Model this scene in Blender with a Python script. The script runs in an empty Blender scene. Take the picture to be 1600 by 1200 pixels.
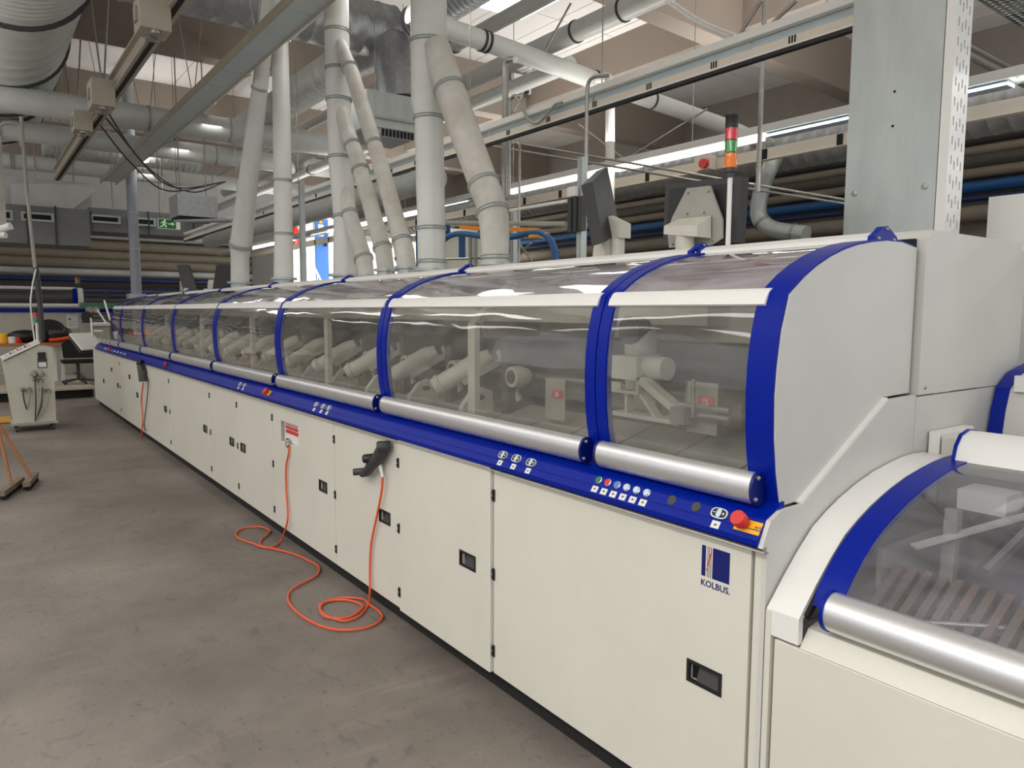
import bpy, bmesh, math, random
from mathutils import Vector, Matrix
random.seed(7)
S = bpy.context.scene
COL = S.collection
# ------------------------------------------------------------------ camera
F, EYE = 1150.0, 1.65
yaw, pitch, roll = math.atan(851/1155.), math.atan(112/1150.), 0.004
vf = Vector((math.sin(yaw)*math.cos(pitch), math.cos(yaw)*math.cos(pitch), -math.sin(pitch)))
r0 = Vector((math.cos(yaw), -math.sin(yaw), 0)); u0 = r0.cross(vf)
vr = r0*math.cos(roll)+u0*math.sin(roll); vu = -r0*math.sin(roll)+u0*math.cos(roll)
cd = bpy.data.cameras.new('camera'); cam = bpy.data.objects.new('camera', cd); COL.objects.link(cam)
cd.sensor_width = 36; cd.lens = F/1600*36; cd.clip_start = .02; cd.clip_end = 300
M = Matrix.Identity(4)
for i in range(3):
    M[i][0] = vr[i]; M[i][1] = vu[i]; M[i][2] = -vf[i]
M[2][3] = EYE
cam.matrix_world = M
S.camera = cam
def at(x, y, X=None, Y=None, Z=None):
    """where the sight line through a spot of the photograph meets a world plane"""
    d = vf + vr*((x-800)/F) - vu*((y-600)/F)
    t = X/d.x if X is not None else (Y/d.y if Y is not None else (Z-EYE)/d.z)
    return Vector((0, 0, EYE)) + d*t
# ------------------------------------------------------------------ light
w = bpy.data.worlds.new('world'); S.world = w; w.use_nodes = True
w.node_tree.nodes['Background'].inputs[0].default_value = (.93, .95, 1, 1)
w.node_tree.nodes['Background'].inputs[1].default_value = 0.55
S.view_settings.view_transform = 'Standard'; S.view_settings.look = 'None'
S.view_settings.exposure = 0.63; S.view_settings.gamma = 1.0; S.view_settings.use_curve_mapping = False
def lamp(loc, sx, sy, power, rot=(0, 0, 0), color=(1, .985, .955)):
    l = bpy.data.lights.new('hall_lamp_and_fill', 'AREA'); l.shape = 'RECTANGLE'; l.size = sx; l.size_y = sy
    l.energy = power; l.color = color
    o = bpy.data.objects.new('hall_lamp_and_fill', l); o.location = loc; o.rotation_euler = rot; COL.objects.link(o)
# rows of ceiling lamps; their power is cut towards the far end of the hall
LAMP_ROWS = [(-1.3, 3.55, -4, 20, 30, .3), (-5.2, 4.2, -6, 20, 54, .6), (5.9, 3.24, -2, 18, 24, .16), (3.3, 4.6, 5, 18, 26, .3), (9.2, 3.9, -2, 20, 70, .3)]
for X, Z, ya, yb, pw, wd in LAMP_ROWS:
    y = ya
    while y < yb:
        f = 1.5 if y < 1 else (.9 if y < 3 else (.42 if y < 8 else .3))
        lamp((X, y+1.4, Z), wd, 2.4, pw*f)
        lamp((X, y+1.4, Z+.32), .16, 2.4, pw*(1.6 if X < 0 else .85)*min(max(f, .6), .9), rot=(math.pi, 0, 0))  # added upward fill above each lamp to brighten the roof
        y += 3.6
for X, Y in ((7.6, 18.3), (9.6, 18.3), (11.2, 18.3)): lamp((X, Y, 4.0), .3, 1.6, 95, rot=(.5, 0, 0))  # added lights that brighten the white office wall
# ------------------------------------------------------------------ materials
def lin(c): return tuple(((v/255)/12.92 if v/255 <= .04045 else ((v/255+.055)/1.055)**2.4) for v in c)+(1,)
MATS = {}
def mat(name, rgb, rough=.5, metal=0, var=0, vs=6, bump=0, bs=60, rgb2=None, vstretch=(1, 1, 1), emit=0, spec=.5, coat=0):
    if name in MATS: return MATS[name]
    m = bpy.data.materials.new(name); m.use_nodes = True; nt = m.node_tree; b = nt.nodes['Principled BSDF']
    b.inputs['Base Color'].default_value = lin(rgb); b.inputs['Roughness'].default_value = rough
    b.inputs['Metallic'].default_value = metal; b.inputs['Specular IOR Level'].default_value = spec
    b.inputs['Coat Weight'].default_value = coat
    if emit:
        b.inputs['Emission Color'].default_value = lin(rgb); b.inputs['Emission Strength'].default_value = emit
    if var or rgb2 or bump:
        tc = nt.nodes.new('ShaderNodeNewGeometry'); mp = nt.nodes.new('ShaderNodeMapping')
        mp.inputs['Scale'].default_value = vstretch
        nt.links.new(tc.outputs['Position'], mp.inputs[0])
    if var or rgb2:
        n = nt.nodes.new('ShaderNodeTexNoise'); n.inputs['Scale'].default_value = vs; n.inputs['Detail'].default_value = 6
        n.inputs['Roughness'].default_value = .65
        nt.links.new(mp.outputs[0], n.inputs['Vector'])
        cr = nt.nodes.new('ShaderNodeValToRGB'); nt.links.new(n.outputs['Fac'], cr.inputs[0])
        c1 = lin(rgb); c2 = lin(rgb2) if rgb2 else tuple(v*(1-var) for v in c1[:3])+(1,)
        cr.color_ramp.elements[0].position = .32; cr.color_ramp.elements[1].position = .68
        cr.color_ramp.elements[0].color = c2; cr.color_ramp.elements[1].color = c1
        nt.links.new(cr.outputs[0], b.inputs['Base Color'])
        if var > .0:
            mr = nt.nodes.new('ShaderNodeMapRange'); mr.inputs[3].default_value = rough*.85; mr.inputs[4].default_value = min(1, rough*1.15)
            nt.links.new(n.outputs['Fac'], mr.inputs[0]); nt.links.new(mr.outputs[0], b.inputs['Roughness'])
    if bump:
        n2 = nt.nodes.new('ShaderNodeTexNoise'); n2.inputs['Scale'].default_value = bs; n2.inputs['Detail'].default_value = 3
        nt.links.new(mp.outputs[0], n2.inputs['Vector'])
        bp = nt.nodes.new('ShaderNodeBump'); bp.inputs['Strength'].default_value = bump; bp.inputs['Distance'].default_value = .01
        nt.links.new(n2.outputs['Fac'], bp.inputs['Height']); nt.links.new(bp.outputs[0], b.inputs['Normal'])
    MATS[name] = m; return m
def acrylic(name, tint, haze, hazecol, wav=.25):
    """scuffed bent acrylic: clear sheet, weak mirror, dust film that also lightens what lies behind"""
    m = bpy.data.materials.new(name); m.use_nodes = True; nt = m.node_tree; nt.nodes.clear()
    N = nt.nodes.new; L = nt.links.new
    out = N('ShaderNodeOutputMaterial'); tr = N('ShaderNodeBsdfTransparent'); gl = N('ShaderNodeBsdfGlossy'); df = N('ShaderNodeBsdfDiffuse')
    tr.inputs[0].default_value = lin(tint); gl.inputs['Roughness'].default_value = .035; df.inputs[0].default_value = lin(hazecol)
    geo = N('ShaderNodeNewGeometry'); mp = N('ShaderNodeMapping'); mp.inputs['Scale'].default_value = (1, .35, 1.6); L(geo.outputs['Position'], mp.inputs[0])
    n = N('ShaderNodeTexNoise'); n.inputs['Scale'].default_value = 3.2; n.inputs['Detail'].default_value = 2; L(mp.outputs[0], n.inputs['Vector'])
    bp = N('ShaderNodeBump'); bp.inputs['Strength'].default_value = wav; bp.inputs['Distance'].default_value = .03; L(n.outputs['Fac'], bp.inputs['Height'])
    L(bp.outputs[0], gl.inputs['Normal'])
    fr = N('ShaderNodeFresnel'); fr.inputs['IOR'].default_value = 1.5; L(bp.outputs[0], fr.inputs['Normal'])
    mr = N('ShaderNodeMath'); mr.operation = 'MULTIPLY'; mr.inputs[1].default_value = 1.35; L(fr.outputs[0], mr.inputs[0])
    mr.use_clamp = True
    n2 = N('ShaderNodeTexNoise'); n2.inputs['Scale'].default_value = 7; n2.inputs['Detail'].default_value = 7; n2.inputs['Distortion'].default_value = 1.2
    mp2 = N('ShaderNodeMapping'); mp2.inputs['Scale'].default_value = (1, .3, 1); L(geo.outputs['Position'], mp2.inputs[0]); L(mp2.outputs[0], n2.inputs['Vector'])
    hz = N('ShaderNodeMapRange'); hz.inputs[1].default_value = .3; hz.inputs[2].default_value = .75
    hz.inputs[3].default_value = haze*.5; hz.inputs[4].default_value = haze*1.5; L(n2.outputs['Fac'], hz.inputs[0])
    m1 = N('ShaderNodeMixShader'); L(hz.outputs[0], m1.inputs[0]); L(tr.outputs[0], m1.inputs[1]); L(df.outputs[0], m1.inputs[2])
    m2 = N('ShaderNodeMixShader'); L(mr.outputs[0], m2.inputs[0]); L(m1.outputs[0], m2.inputs[1]); L(gl.outputs[0], m2.inputs[2])
    cl = N('ShaderNodeBsdfTransparent'); m3 = N('ShaderNodeMixShader'); L(geo.outputs['Backfacing'], m3.inputs[0])
    L(m2.outputs[0], m3.inputs[1]); L(cl.outputs[0], m3.inputs[2])
    L(m3.outputs[0], out.inputs[0]); MATS[name] = m; return m
BEIGE = mat('beige_paint', (214, 211, 198), .42, var=.07, vs=1.6, bump=.04, bs=180)
BEIGE2 = mat('side_panel_paint', (205, 203, 195), .36, var=.12, vs=1.3)
WHITEP = mat('white_paint', (226, 225, 219), .35)
BLUE = mat('blue_textured_paint', (0, 30, 142), .32, bump=.12, bs=320, var=.1, vs=30, spec=.16)
NAVY = mat('dark_blue_paint', (4, 20, 100), .35)
ALU = mat('satin_aluminium', (228, 228, 228), .34, metal=.85, bump=.02, bs=400)
STEEL = mat('machined_steel', (175, 172, 165), .32, metal=.7, var=.25, vs=14)
GALV = mat('galvanised_steel', (182, 188, 184), .42, metal=.45, var=.18, vs=7, vstretch=(1, 1, .35))
GALVD = mat('spiral_galvanised_sheet', (176, 178, 178), .42, metal=.55, var=.28, vs=18)
DUCT = mat('grey_duct_paint', (200, 202, 198), .45, var=.12, vs=4)
PVC = mat('stack_pipe_grey', (214, 215, 208), .38, var=.12, vs=3)
DUSTY = mat('dusty_branch_pipe', (178, 172, 160), .6, var=.25, vs=4, rgb2=(206, 204, 196))
BLACK = mat('black_plastic', (24, 24, 25), .4)
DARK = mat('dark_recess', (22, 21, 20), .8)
CHAR = mat('charcoal_plastic', (58, 58, 58), .5)
RUBBER = mat('rubber_belt', (72, 73, 78), .75, var=.2, vs=60, bump=.2, bs=300)
GREY = mat('machine_grey', (164, 162, 152), .5, var=.2, vs=5)
INNER = mat('inner_housing_grey', (196, 192, 176), .55, var=.22, vs=3)
INDARK = mat('inner_dark_metal', (96, 93, 86), .55, var=.3, vs=8)
CAST = mat('cast_bracket_grey', (206, 203, 190), .5, var=.12, vs=8)
RED = mat('red_plastic', (205, 48, 40), .4)
REDLAB = mat('red_label', (205, 70, 72), .5)
ORANGE = mat('orange_cable', (224, 92, 52), .45)
YEL = mat('yellow_plate', (240, 178, 20), .5)
GREEN = mat('green_button', (20, 120, 70), .4)
LBLUE = mat('pale_blue_button', (70, 130, 200), .4)
PALE = mat('pale_button', (190, 210, 225), .3)
LABEL = mat('label_sticker', (222, 222, 216), .5)
CONC = None
def concrete():
    m = mat('concrete', (142, 134, 126), .58, rgb2=(98, 91, 84), vs=.55, bump=.15, bs=40, var=.15); nt = m.node_tree; N = nt.nodes.new; L = nt.links.new
    b = nt.nodes['Principled BSDF']; src = b.inputs['Base Color'].links[0].from_socket
    g = N('ShaderNodeNewGeometry'); last = src
    for sc, st, lo, hi, dark, dist in ((9, (1, .5, 1), .60, .74, .72, 1.5), (34, (1, 1, 1), .64, .72, .62, .5), (120, (1, 1, 1), .3, .8, .9, 0), (2.6, (.25, 1.6, 1), .62, .70, 1.14, 2.0)):
        mp = N('ShaderNodeMapping'); mp.inputs['Scale'].default_value = st; L(g.outputs['Position'], mp.inputs[0])
        n = N('ShaderNodeTexNoise'); n.inputs['Scale'].default_value = sc; n.inputs['Detail'].default_value = 4; n.inputs['Distortion'].default_value = dist; L(mp.outputs[0], n.inputs['Vector'])
        mr = N('ShaderNodeMapRange'); mr.inputs[1].default_value = lo; mr.inputs[2].default_value = hi; mr.inputs[3].default_value = 1; mr.inputs[4].default_value = dark; L(n.outputs['Fac'], mr.inputs[0])
        mx = N('ShaderNodeVectorMath'); mx.operation = 'SCALE'; L(last, mx.inputs[0]); L(mr.outputs[0], mx.inputs['Scale']); last = mx.outputs[0]
    L(last, b.inputs['Base Color']); return m
CONC = concrete()
OLDC = mat('plain_concrete', (142, 135, 125), .6, rgb2=(118, 111, 103), vs=1.3, bump=.12, bs=35, var=.15)
BROWN = mat('brown_painted_beam', (150, 138, 126), .8, var=.08, vs=1)
ROOF = mat('roof_panel', (228, 223, 218), .8, var=.06, vs=2)
WALLM = mat('wall_cladding', (140, 132, 122), .7, var=.15, vs=2)
WALLW = mat('white_wall', (222, 220, 218), .8)
TRUNK = mat('cream_cable_duct', (216, 206, 190), .5)
LGREY = mat('blue_grey_louvre', (190, 202, 205), .5)
CRANE = mat('cream_crane_rail', (178, 170, 152), .55, var=.15, vs=6)
BPIPE = mat('blue_pipe', (36, 92, 150), .4)
NPIPE = mat('navy_pipe', (30, 52, 96), .5)
TAUPE = mat('taupe_pipe', (150, 140, 124), .6, var=.15, vs=3)
SLAT = mat('worn_brown_slat', (122, 104, 88), .55, rgb2=(92, 80, 72), vs=20, var=.1)
BRASS = mat('worn_slat_edge', (186, 152, 104), .4, metal=.5, var=.3, vs=30)
WOOD = mat('wood', (170, 110, 66), .55, var=.2, vs=10)
ORB = mat('orange_girder', (232, 140, 20), .5)
BLUEDOOR = mat('blue_door_paint', (52, 108, 180), .5)
GLASSL = acrylic('clear_acrylic_pane', (238, 238, 234), .17, (190, 188, 180))  # haze raised beyond the dust so the interior looks brighter
GLASST = acrylic('scuffed_top_pane', (226, 223, 226), .42, (206, 198, 203), .3)
GLASSH = acrylic('hopper_pane', (232, 232, 236), .16, (180, 178, 186), .2)
TUBE = mat('lit_tube', (255, 250, 240), .5, emit=2.6)
def lens_mat(name, rgb):
    m = mat(name, rgb, .2, coat=.5); return m
# ------------------------------------------------------------------ geometry helpers
class MB:
    def __init__(s): s.v = []; s.f = []
    def add(s, vs, fs):
        k = len(s.v); s.v += [tuple(p) for p in vs]; s.f += [tuple(i+k for i in f) for f in fs]; return s
    def box(s, x0, x1, y0, y1, z0, z1):
        if x0 > x1: x0, x1 = x1, x0
        if y0 > y1: y0, y1 = y1, y0
        if z0 > z1: z0, z1 = z1, z0
        return s.add([(x, y, z) for x in (x0, x1) for y in (y0, y1) for z in (z0, z1)],
                     [(0, 1, 3, 2), (4, 6, 7, 5), (0, 4, 5, 1), (2, 3, 7, 6), (0, 2, 6, 4), (1, 5, 7, 3)])
    def obox(s, c, ax, ay, az):   # oriented box: centre and three half-extent vectors
        c = Vector(c); ax = Vector(ax); ay = Vector(ay); az = Vector(az)
        return s.add([c+ax*i+ay*j+az*k for i in (-1, 1) for j in (-1, 1) for k in (-1, 1)],
                     [(0, 1, 3, 2), (4, 6, 7, 5), (0, 4, 5, 1), (2, 3, 7, 6), (0, 2, 6, 4), (1, 5, 7, 3)])
    def bar(s, a, b, w, h, up=(0, 0, 1)):
        a = Vector(a); b = Vector(b); d = (b-a).normalized(); u = Vector(up)
        sd = d.cross(u)
        if sd.length < 1e-4: sd = d.cross(Vector((1, 0, 0)))
        sd.normalize(); u = sd.cross(d)
        return s.obox((a+b)/2, (b-a)/2, sd*w/2, u*h/2)
    def prism(s, prof, y0, y1, axis='y'):   # closed profile of (x,z) pushed along y  (axis x: (y,z))
        n = len(prof)
        if axis == 'y': a = [(p[0], y0, p[1]) for p in prof]; b = [(p[0], y1, p[1]) for p in prof]
        elif axis == 'x': a = [(y0, p[0], p[1]) for p in prof]; b = [(y1, p[0], p[1]) for p in prof]
        else: a = [(p[0], p[1], y0) for p in prof]; b = [(p[0], p[1], y1) for p in prof]
        return s.add(a+b, [tuple(range(n)), tuple(range(2*n-1, n-1, -1))]+[(i, i+n, (i+1) % n+n, (i+1) % n) for i in range(n)])
    def sheet(s, prof, y0, y1, t, axis='y'):   # open profile thickened by t, as a closed prism
        P = [Vector((p[0], p[1])) for p in prof]; off = []
        for i, p in enumerate(P):
            d = (P[min(i+1, len(P)-1)]-P[max(i-1, 0)]).normalized(); off.append(p+Vector((d.y, -d.x))*t)
        q = [(p.x, p.y) for p in P]+[(p.x, p.y) for p in reversed(off)]
        n = len(P)
        if axis == 'y': a = [(p[0], y0, p[1]) for p in q]; b = [(p[0], y1, p[1]) for p in q]
        else: a = [(y0, p[0], p[1]) for p in q]; b = [(y1, p[0], p[1]) for p in q]
        N = len(q); fs = [(i, i+N, (i+1) % N+N, (i+1) % N) for i in range(N)]
        for i in range(n-1):
            fs.append((i, i+1, N-2-i, N-1-i)); fs.append((N+N-1-i, N+N-2-i, N+i+1, N+i))
        return s.add(a+b, fs)
    def lathe(s, a, b, prof, seg=20, caps=True):   # prof: (t 0..1 along a-b or metres if >1?, radius)
        a = Vector(a); b = Vector(b); d = (b-a).normalized()
        sd = d.orthogonal().normalized(); u = d.cross(sd); vs = []
        for t, r in prof:
            c = a+(b-a)*t
            vs += [c+sd*math.cos(2*math.pi*i/seg)*r+u*math.sin(2*math.pi*i/seg)*r for i in range(seg)]
        fs = []
        for j in range(len(prof)-1):
            for i in range(seg):
                fs.append((j*seg+i, j*seg+(i+1) % seg, (j+1)*seg+(i+1) % seg, (j+1)*seg+i))
        if caps: fs.append(tuple(reversed(range(seg)))); fs.append(tuple((len(prof)-1)*seg+i for i in range(seg)))
        return s.add(vs, fs)
    def cyl(s, a, b, r, seg=16, r2=None): return s.lathe(a, b, [(0, r), (1, r if r2 is None else r2)], seg)
    def tube(s, pts, r, seg=10, caps=True):
        pts = [Vector(p) for p in pts]; n = len(pts); rs = r if isinstance(r, (list, tuple)) else [r]*n
        d = (pts[1]-pts[0]).normalized(); sd = d.orthogonal().normalized(); vs = []
        for i, p in enumerate(pts):
            dd = (pts[min(i+1, n-1)]-pts[max(i-1, 0)]).normalized()
            sd = (sd-dd*sd.dot(dd)).normalized(); u = dd.cross(sd)
            vs += [p+sd*math.cos(2*math.pi*k/seg)*rs[i]+u*math.sin(2*math.pi*k/seg)*rs[i] for k in range(seg)]
        fs = [(j*seg+i, j*seg+(i+1) % seg, (j+1)*seg+(i+1) % seg, (j+1)*seg+i) for j in range(n-1) for i in range(seg)]
        if caps: fs.append(tuple(reversed(range(seg)))); fs.append(tuple((n-1)*seg+i for i in range(seg)))
        return s.add(vs, fs)
    def ell(s, c, rx, ry, rz, nu=14, nv=8):
        vs = []; fs = []
        for j in range(nv+1):
            th = math.pi*j/nv
            for i in range(nu):
                ph = 2*math.pi*i/nu; vs.append((c[0]+rx*math.sin(th)*math.cos(ph), c[1]+ry*math.sin(th)*math.sin(ph), c[2]+rz*math.cos(th)))
        for j in range(nv):
            for i in range(nu): fs.append((j*nu+i, (j+1)*nu+i, (j+1)*nu+(i+1) % nu, j*nu+(i+1) % nu))
        return s.add(vs, fs)
    def build(s, name, m, parent=None, smooth=True, off=None):
        me = bpy.data.meshes.new(name)
        o0 = Vector(off) if off is not None else Vector((0, 0, 0))
        me.from_pydata([tuple(Vector(p)-o0) for p in s.v], [], s.f); me.validate(); me.update()
        bm = bmesh.new(); bm.from_mesh(me); bmesh.ops.recalc_face_normals(bm, faces=bm.faces); bm.to_mesh(me); bm.free()
        me.materials.append(m)
        if smooth:
            me.polygons.foreach_set('use_smooth', [True]*len(me.polygons))
            me.set_sharp_from_angle(angle=math.radians(38))
        o = bpy.data.objects.new(name, me); COL.objects.link(o)
        if off is not None: o.location = o0
        if parent is not None: o.parent = parent
        return o
def tag(o, label=None, cat=None, group=None, kind=None):
    if label: o['label'] = label
    if cat: o['category'] = cat
    if group: o['group'] = group
    if kind: o['kind'] = kind
    return o
def thing(name, label, cat, group=None):
    o = bpy.data.objects.new(name, None); o.empty_display_size = .1; COL.objects.link(o)
    return tag(o, label, cat, group)
def struct(o, label=None): o['kind'] = 'structure'; return tag(o, label)
def dup(o, parent, dv=None):
    c = o.copy(); COL.objects.link(c); c.parent = parent
    if dv is not None: c.location = o.location+Vector(dv)
    return c
def dup_tree(o, parent, dv=None):
    c = dup(o, parent, dv)
    for ch in list(o.children): dup(ch, c)
    return c
def smooth_path(pts, n=6):
    P = [Vector(p) for p in pts]; P = [P[0]*2-P[1]]+P+[P[-1]*2-P[-2]]; out = []
    for i in range(1, len(P)-2):
        for k in range(n):
            t = k/n; a, b, c, d = P[i-1:i+3]
            out.append(.5*((2*b)+(-a+c)*t+(2*a-5*b+4*c-d)*t*t+(-a+3*b-3*c+d)*t**3))
    out.append(P[-2]); return out
def bend(pts, rad=.2, n=5):
    P = [Vector(p) for p in pts]; out = [P[0]]
    for i in range(1, len(P)-1):
        a = (P[i-1]-P[i]); b = (P[i+1]-P[i]); r = min(rad, a.length*.45, b.length*.45)
        s0 = P[i]+a.normalized()*r; s1 = P[i]+b.normalized()*r
        for k in range(n+1):
            t = k/n; out.append(s0*(1-t)**2+P[i]*2*t*(1-t)+s1*t*t)
    out.append(P[-1]); return out
def text(s, name, parent, origin, right, up, size, m, depth=.0006, bold=0, align='LEFT'):
    cu = bpy.data.curves.new(name, 'FONT'); cu.body = s; cu.size = 1; cu.extrude = depth/size; cu.offset = bold; cu.align_x = align
    cu.resolution_u = 3
    t = bpy.data.objects.new('tmp', cu); COL.objects.link(t)
    dg = bpy.context.evaluated_depsgraph_get(); me = bpy.data.meshes.new_from_object(t.evaluated_get(dg))
    bpy.data.objects.remove(t); bpy.data.curves.remove(cu)
    right = Vector(right).normalized(); up = Vector(up).normalized(); nn = right.cross(up)
    for v in me.vertices:
        v.co = Vector(origin)+right*v.co.x*size+up*v.co.y*size+nn*v.co.z*size
    me.materials.clear(); me.materials.append(m)
    o = bpy.data.objects.new(name, me); COL.objects.link(o); o.parent = parent; return o
# ------------------------------------------------------------------ the hall
CZ = 6.6
b = MB().box(-14, 16, -8, 34, -.25, -.003); floor = struct(b.build('floor', CONC, smooth=False))
ceil = struct(MB().box(-14, 16, -2, 34, CZ+.02, CZ+.1).build('ceiling', BROWN, smooth=False))
pan = None
for i in range(20):
    for j in range(6):
        x = -6+i*1.1; y = -2+j*6
        if pan is None: pan = MB().box(0, 1.085, 0, 5.985, -.03, .02).build('roof_panel', ROOF, ceil, smooth=False); pan.location = (x, y, CZ)
        else:
            c = dup(pan, ceil); c.location = (x, y, CZ)
# deep downstand beams along x
for k, y in enumerate((-1.5, 12.6, 17.9, 23.2)):
    o = MB().prism([(y, 5.65), (y+.35, 5.65), (y+.42, CZ), (y-.07, CZ)], -14, 16, 'x').build('trim_%d' % (k+1), BROWN, smooth=False); struct(o)
g1, g2 = at(1037, 21, Z=5.65), at(1332, 147, Z=5.65); dg = (g2-g1).normalized()
struct(MB().bar(g1-dg*9+Vector((0, .17, .47)), g2+dg*1.4+Vector((0, .17, .47)), .35, .94).build('trim_5', BROWN, smooth=False))
o = MB().box(9.6, 9.9, -2, 34, 5.9, CZ).build('trim_6', BROWN, smooth=False); struct(o)
o = MB().box(-14, 16, 25.4, 25.6, 0, CZ).build('wall_back', WALLM, smooth=False); struct(o)
wb = o
for z0, z1, m in ((0.0, .9, WALLM), (2.62, 2.95, WALLW), (4.1, 6.4, WALLW)):
    MB().box(-3, 10.6, 25.32, 25.395, z0, z1).build('wall_panel', m, wb, smooth=False)
for k in range(14):
    MB().box(-3, 9.6, 25.30, 25.395, 2.2-.125*k, 2.2-.125*k+.06).build('cladding_rib', WALLM, wb, smooth=False)
wr = struct(MB().box(14.5, 14.7, -2, 34, 0, CZ).build('wall_right', WALLM, smooth=False))
for k in range(7):
    MB().box(14.4, 14.495, -2, 25, .5+.6*k, .5+.6*k+.5).build('wall_panel', WALLM if k % 2 else TAUPE, wr, smooth=False)
# white office block with blue door
A = at(455, 340, Y=21); B = at(640, 340, Y=21)
wo = struct(MB().box(A.x, B.x+2.6, 21, 25, 0, 4.4).build('wall_office', WALLW, smooth=False))
for k in range(12):
    MB().box(A.x, B.x+2.6, 20.985, 20.999, .35*k, .35*k+.335).build('wall_board', WALLW, wo, smooth=False)
a = at(493, 341, Y=20.9); b_ = at(514, 426, Y=20.9)
dr = struct(MB().box(a.x, b_.x, 20.9, 20.985, b_.z-.3, a.z).build('door_1', BLUEDOOR, smooth=False))
c = at(508, 378, Y=20.88); MB().box(c.x-.04, c.x+.04, 20.84, 20.9, c.z-.12, c.z+.12).build('door_handle', DARK, dr)
MB().bar((c.x-.1, 20.83, c.z), (c.x+.03, 20.83, c.z), .03, .03).build('door_lever', STEEL, dr)
c = at(502, 360, Y=20.89); MB().box(c.x-.09, c.x+.07, 20.888, 20.9, c.z-.17, c.z+.17).build('door_notice', LABEL, dr)
MB().prism([(c.x-.07, c.z+.2), (c.x+.05, c.z+.2), (c.x-.01, c.z+.32)], 20.885, 20.9).build('warning_triangle', YEL, dr)
# fire extinguisher on the white wall
e = at(463, 370, Y=20.8)
t = thing('fire_extinguisher', 'red fire extinguisher hanging on the white wall left of the blue door', 'extinguisher')
MB().lathe((e.x, 20.87, e.z-.3), (e.x, 20.87, e.z+.3), [(0, .09), (.02, .11), (.8, .11), (.92, .06), (1, .03)]).build('cylinder_body', RED, t)
MB().tube(bend([(e.x, 20.75, e.z+.3), (e.x+.1, 20.72, e.z+.34), (e.x+.14, 20.7, e.z-.1)], .08), .012).build('hose', BLACK, t)
# stair rail
t = thing('stair_railing', 'white stair railing with thin balusters below the blue door', 'railing')
r1, r2, r3 = at(480, 395, Y=20), at(502, 440, Y=20), at(452, 392, Y=20)
struct(MB().box(r3.x-.3, r2.x+2, 19.9, 20.9, 0, r1.z-.93).build('trim_7', GREY, smooth=False))
MB().tube([r3, r1, r2], .03).build('handrail', WHITEP, t)
for k in range(9):
    p = r3.lerp(r1, k/8); MB().cyl(p, (p.x, p.y, p.z-.9), .012, 6).build('baluster', WHITEP, t)
for k in range(1, 7):
    p = r1.lerp(r2, k/7); MB().cyl(p, (p.x, p.y, p.z-.9), .012, 6).build('baluster', WHITEP, t)
# ------------------------------------------------------------------ main machine
XF = 1.745
mach = thing('binding_machine', 'long cream book binding line with blue ribbed clear hoods', 'machine')
DY = [1.222, 2.50, 3.333, 4.185, 5.315, 6.2, 7.05, 8.75, 10.37, 12.04, 13.5, 14.85]
HND = [(1.377, .547), (2.677, .55), (3.515, .553), (4.37, .553), (6.05, .545), (6.365, .55), (7.235, .546), (8.97, .545), (10.69, .545), (12.25, .545), (13.7, .5)]
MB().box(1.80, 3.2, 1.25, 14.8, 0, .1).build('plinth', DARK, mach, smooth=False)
MB().box(1.772, 3.25, 1.216, 14.85, .1, .985).build('base_body', INDARK, mach, smooth=False)
def plate(x0, x1, y0, y1, z0, z1, holes):
    m = MB(); ys = sorted({y0, y1}|{h[i] for h in holes for i in (0, 1)}); zs = sorted({z0, z1}|{h[i] for h in holes for i in (2, 3)})
    for i in range(len(ys)-1):
        for j in range(len(zs)-1):
            cy, cz = (ys[i]+ys[i+1])/2, (zs[j]+zs[j+1])/2
            if any(h[0] < cy < h[1] and h[2] < cz < h[3] for h in holes): continue
            m.box(x0, x1, ys[i], ys[i+1], zs[j], zs[j+1])
    return m
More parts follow.
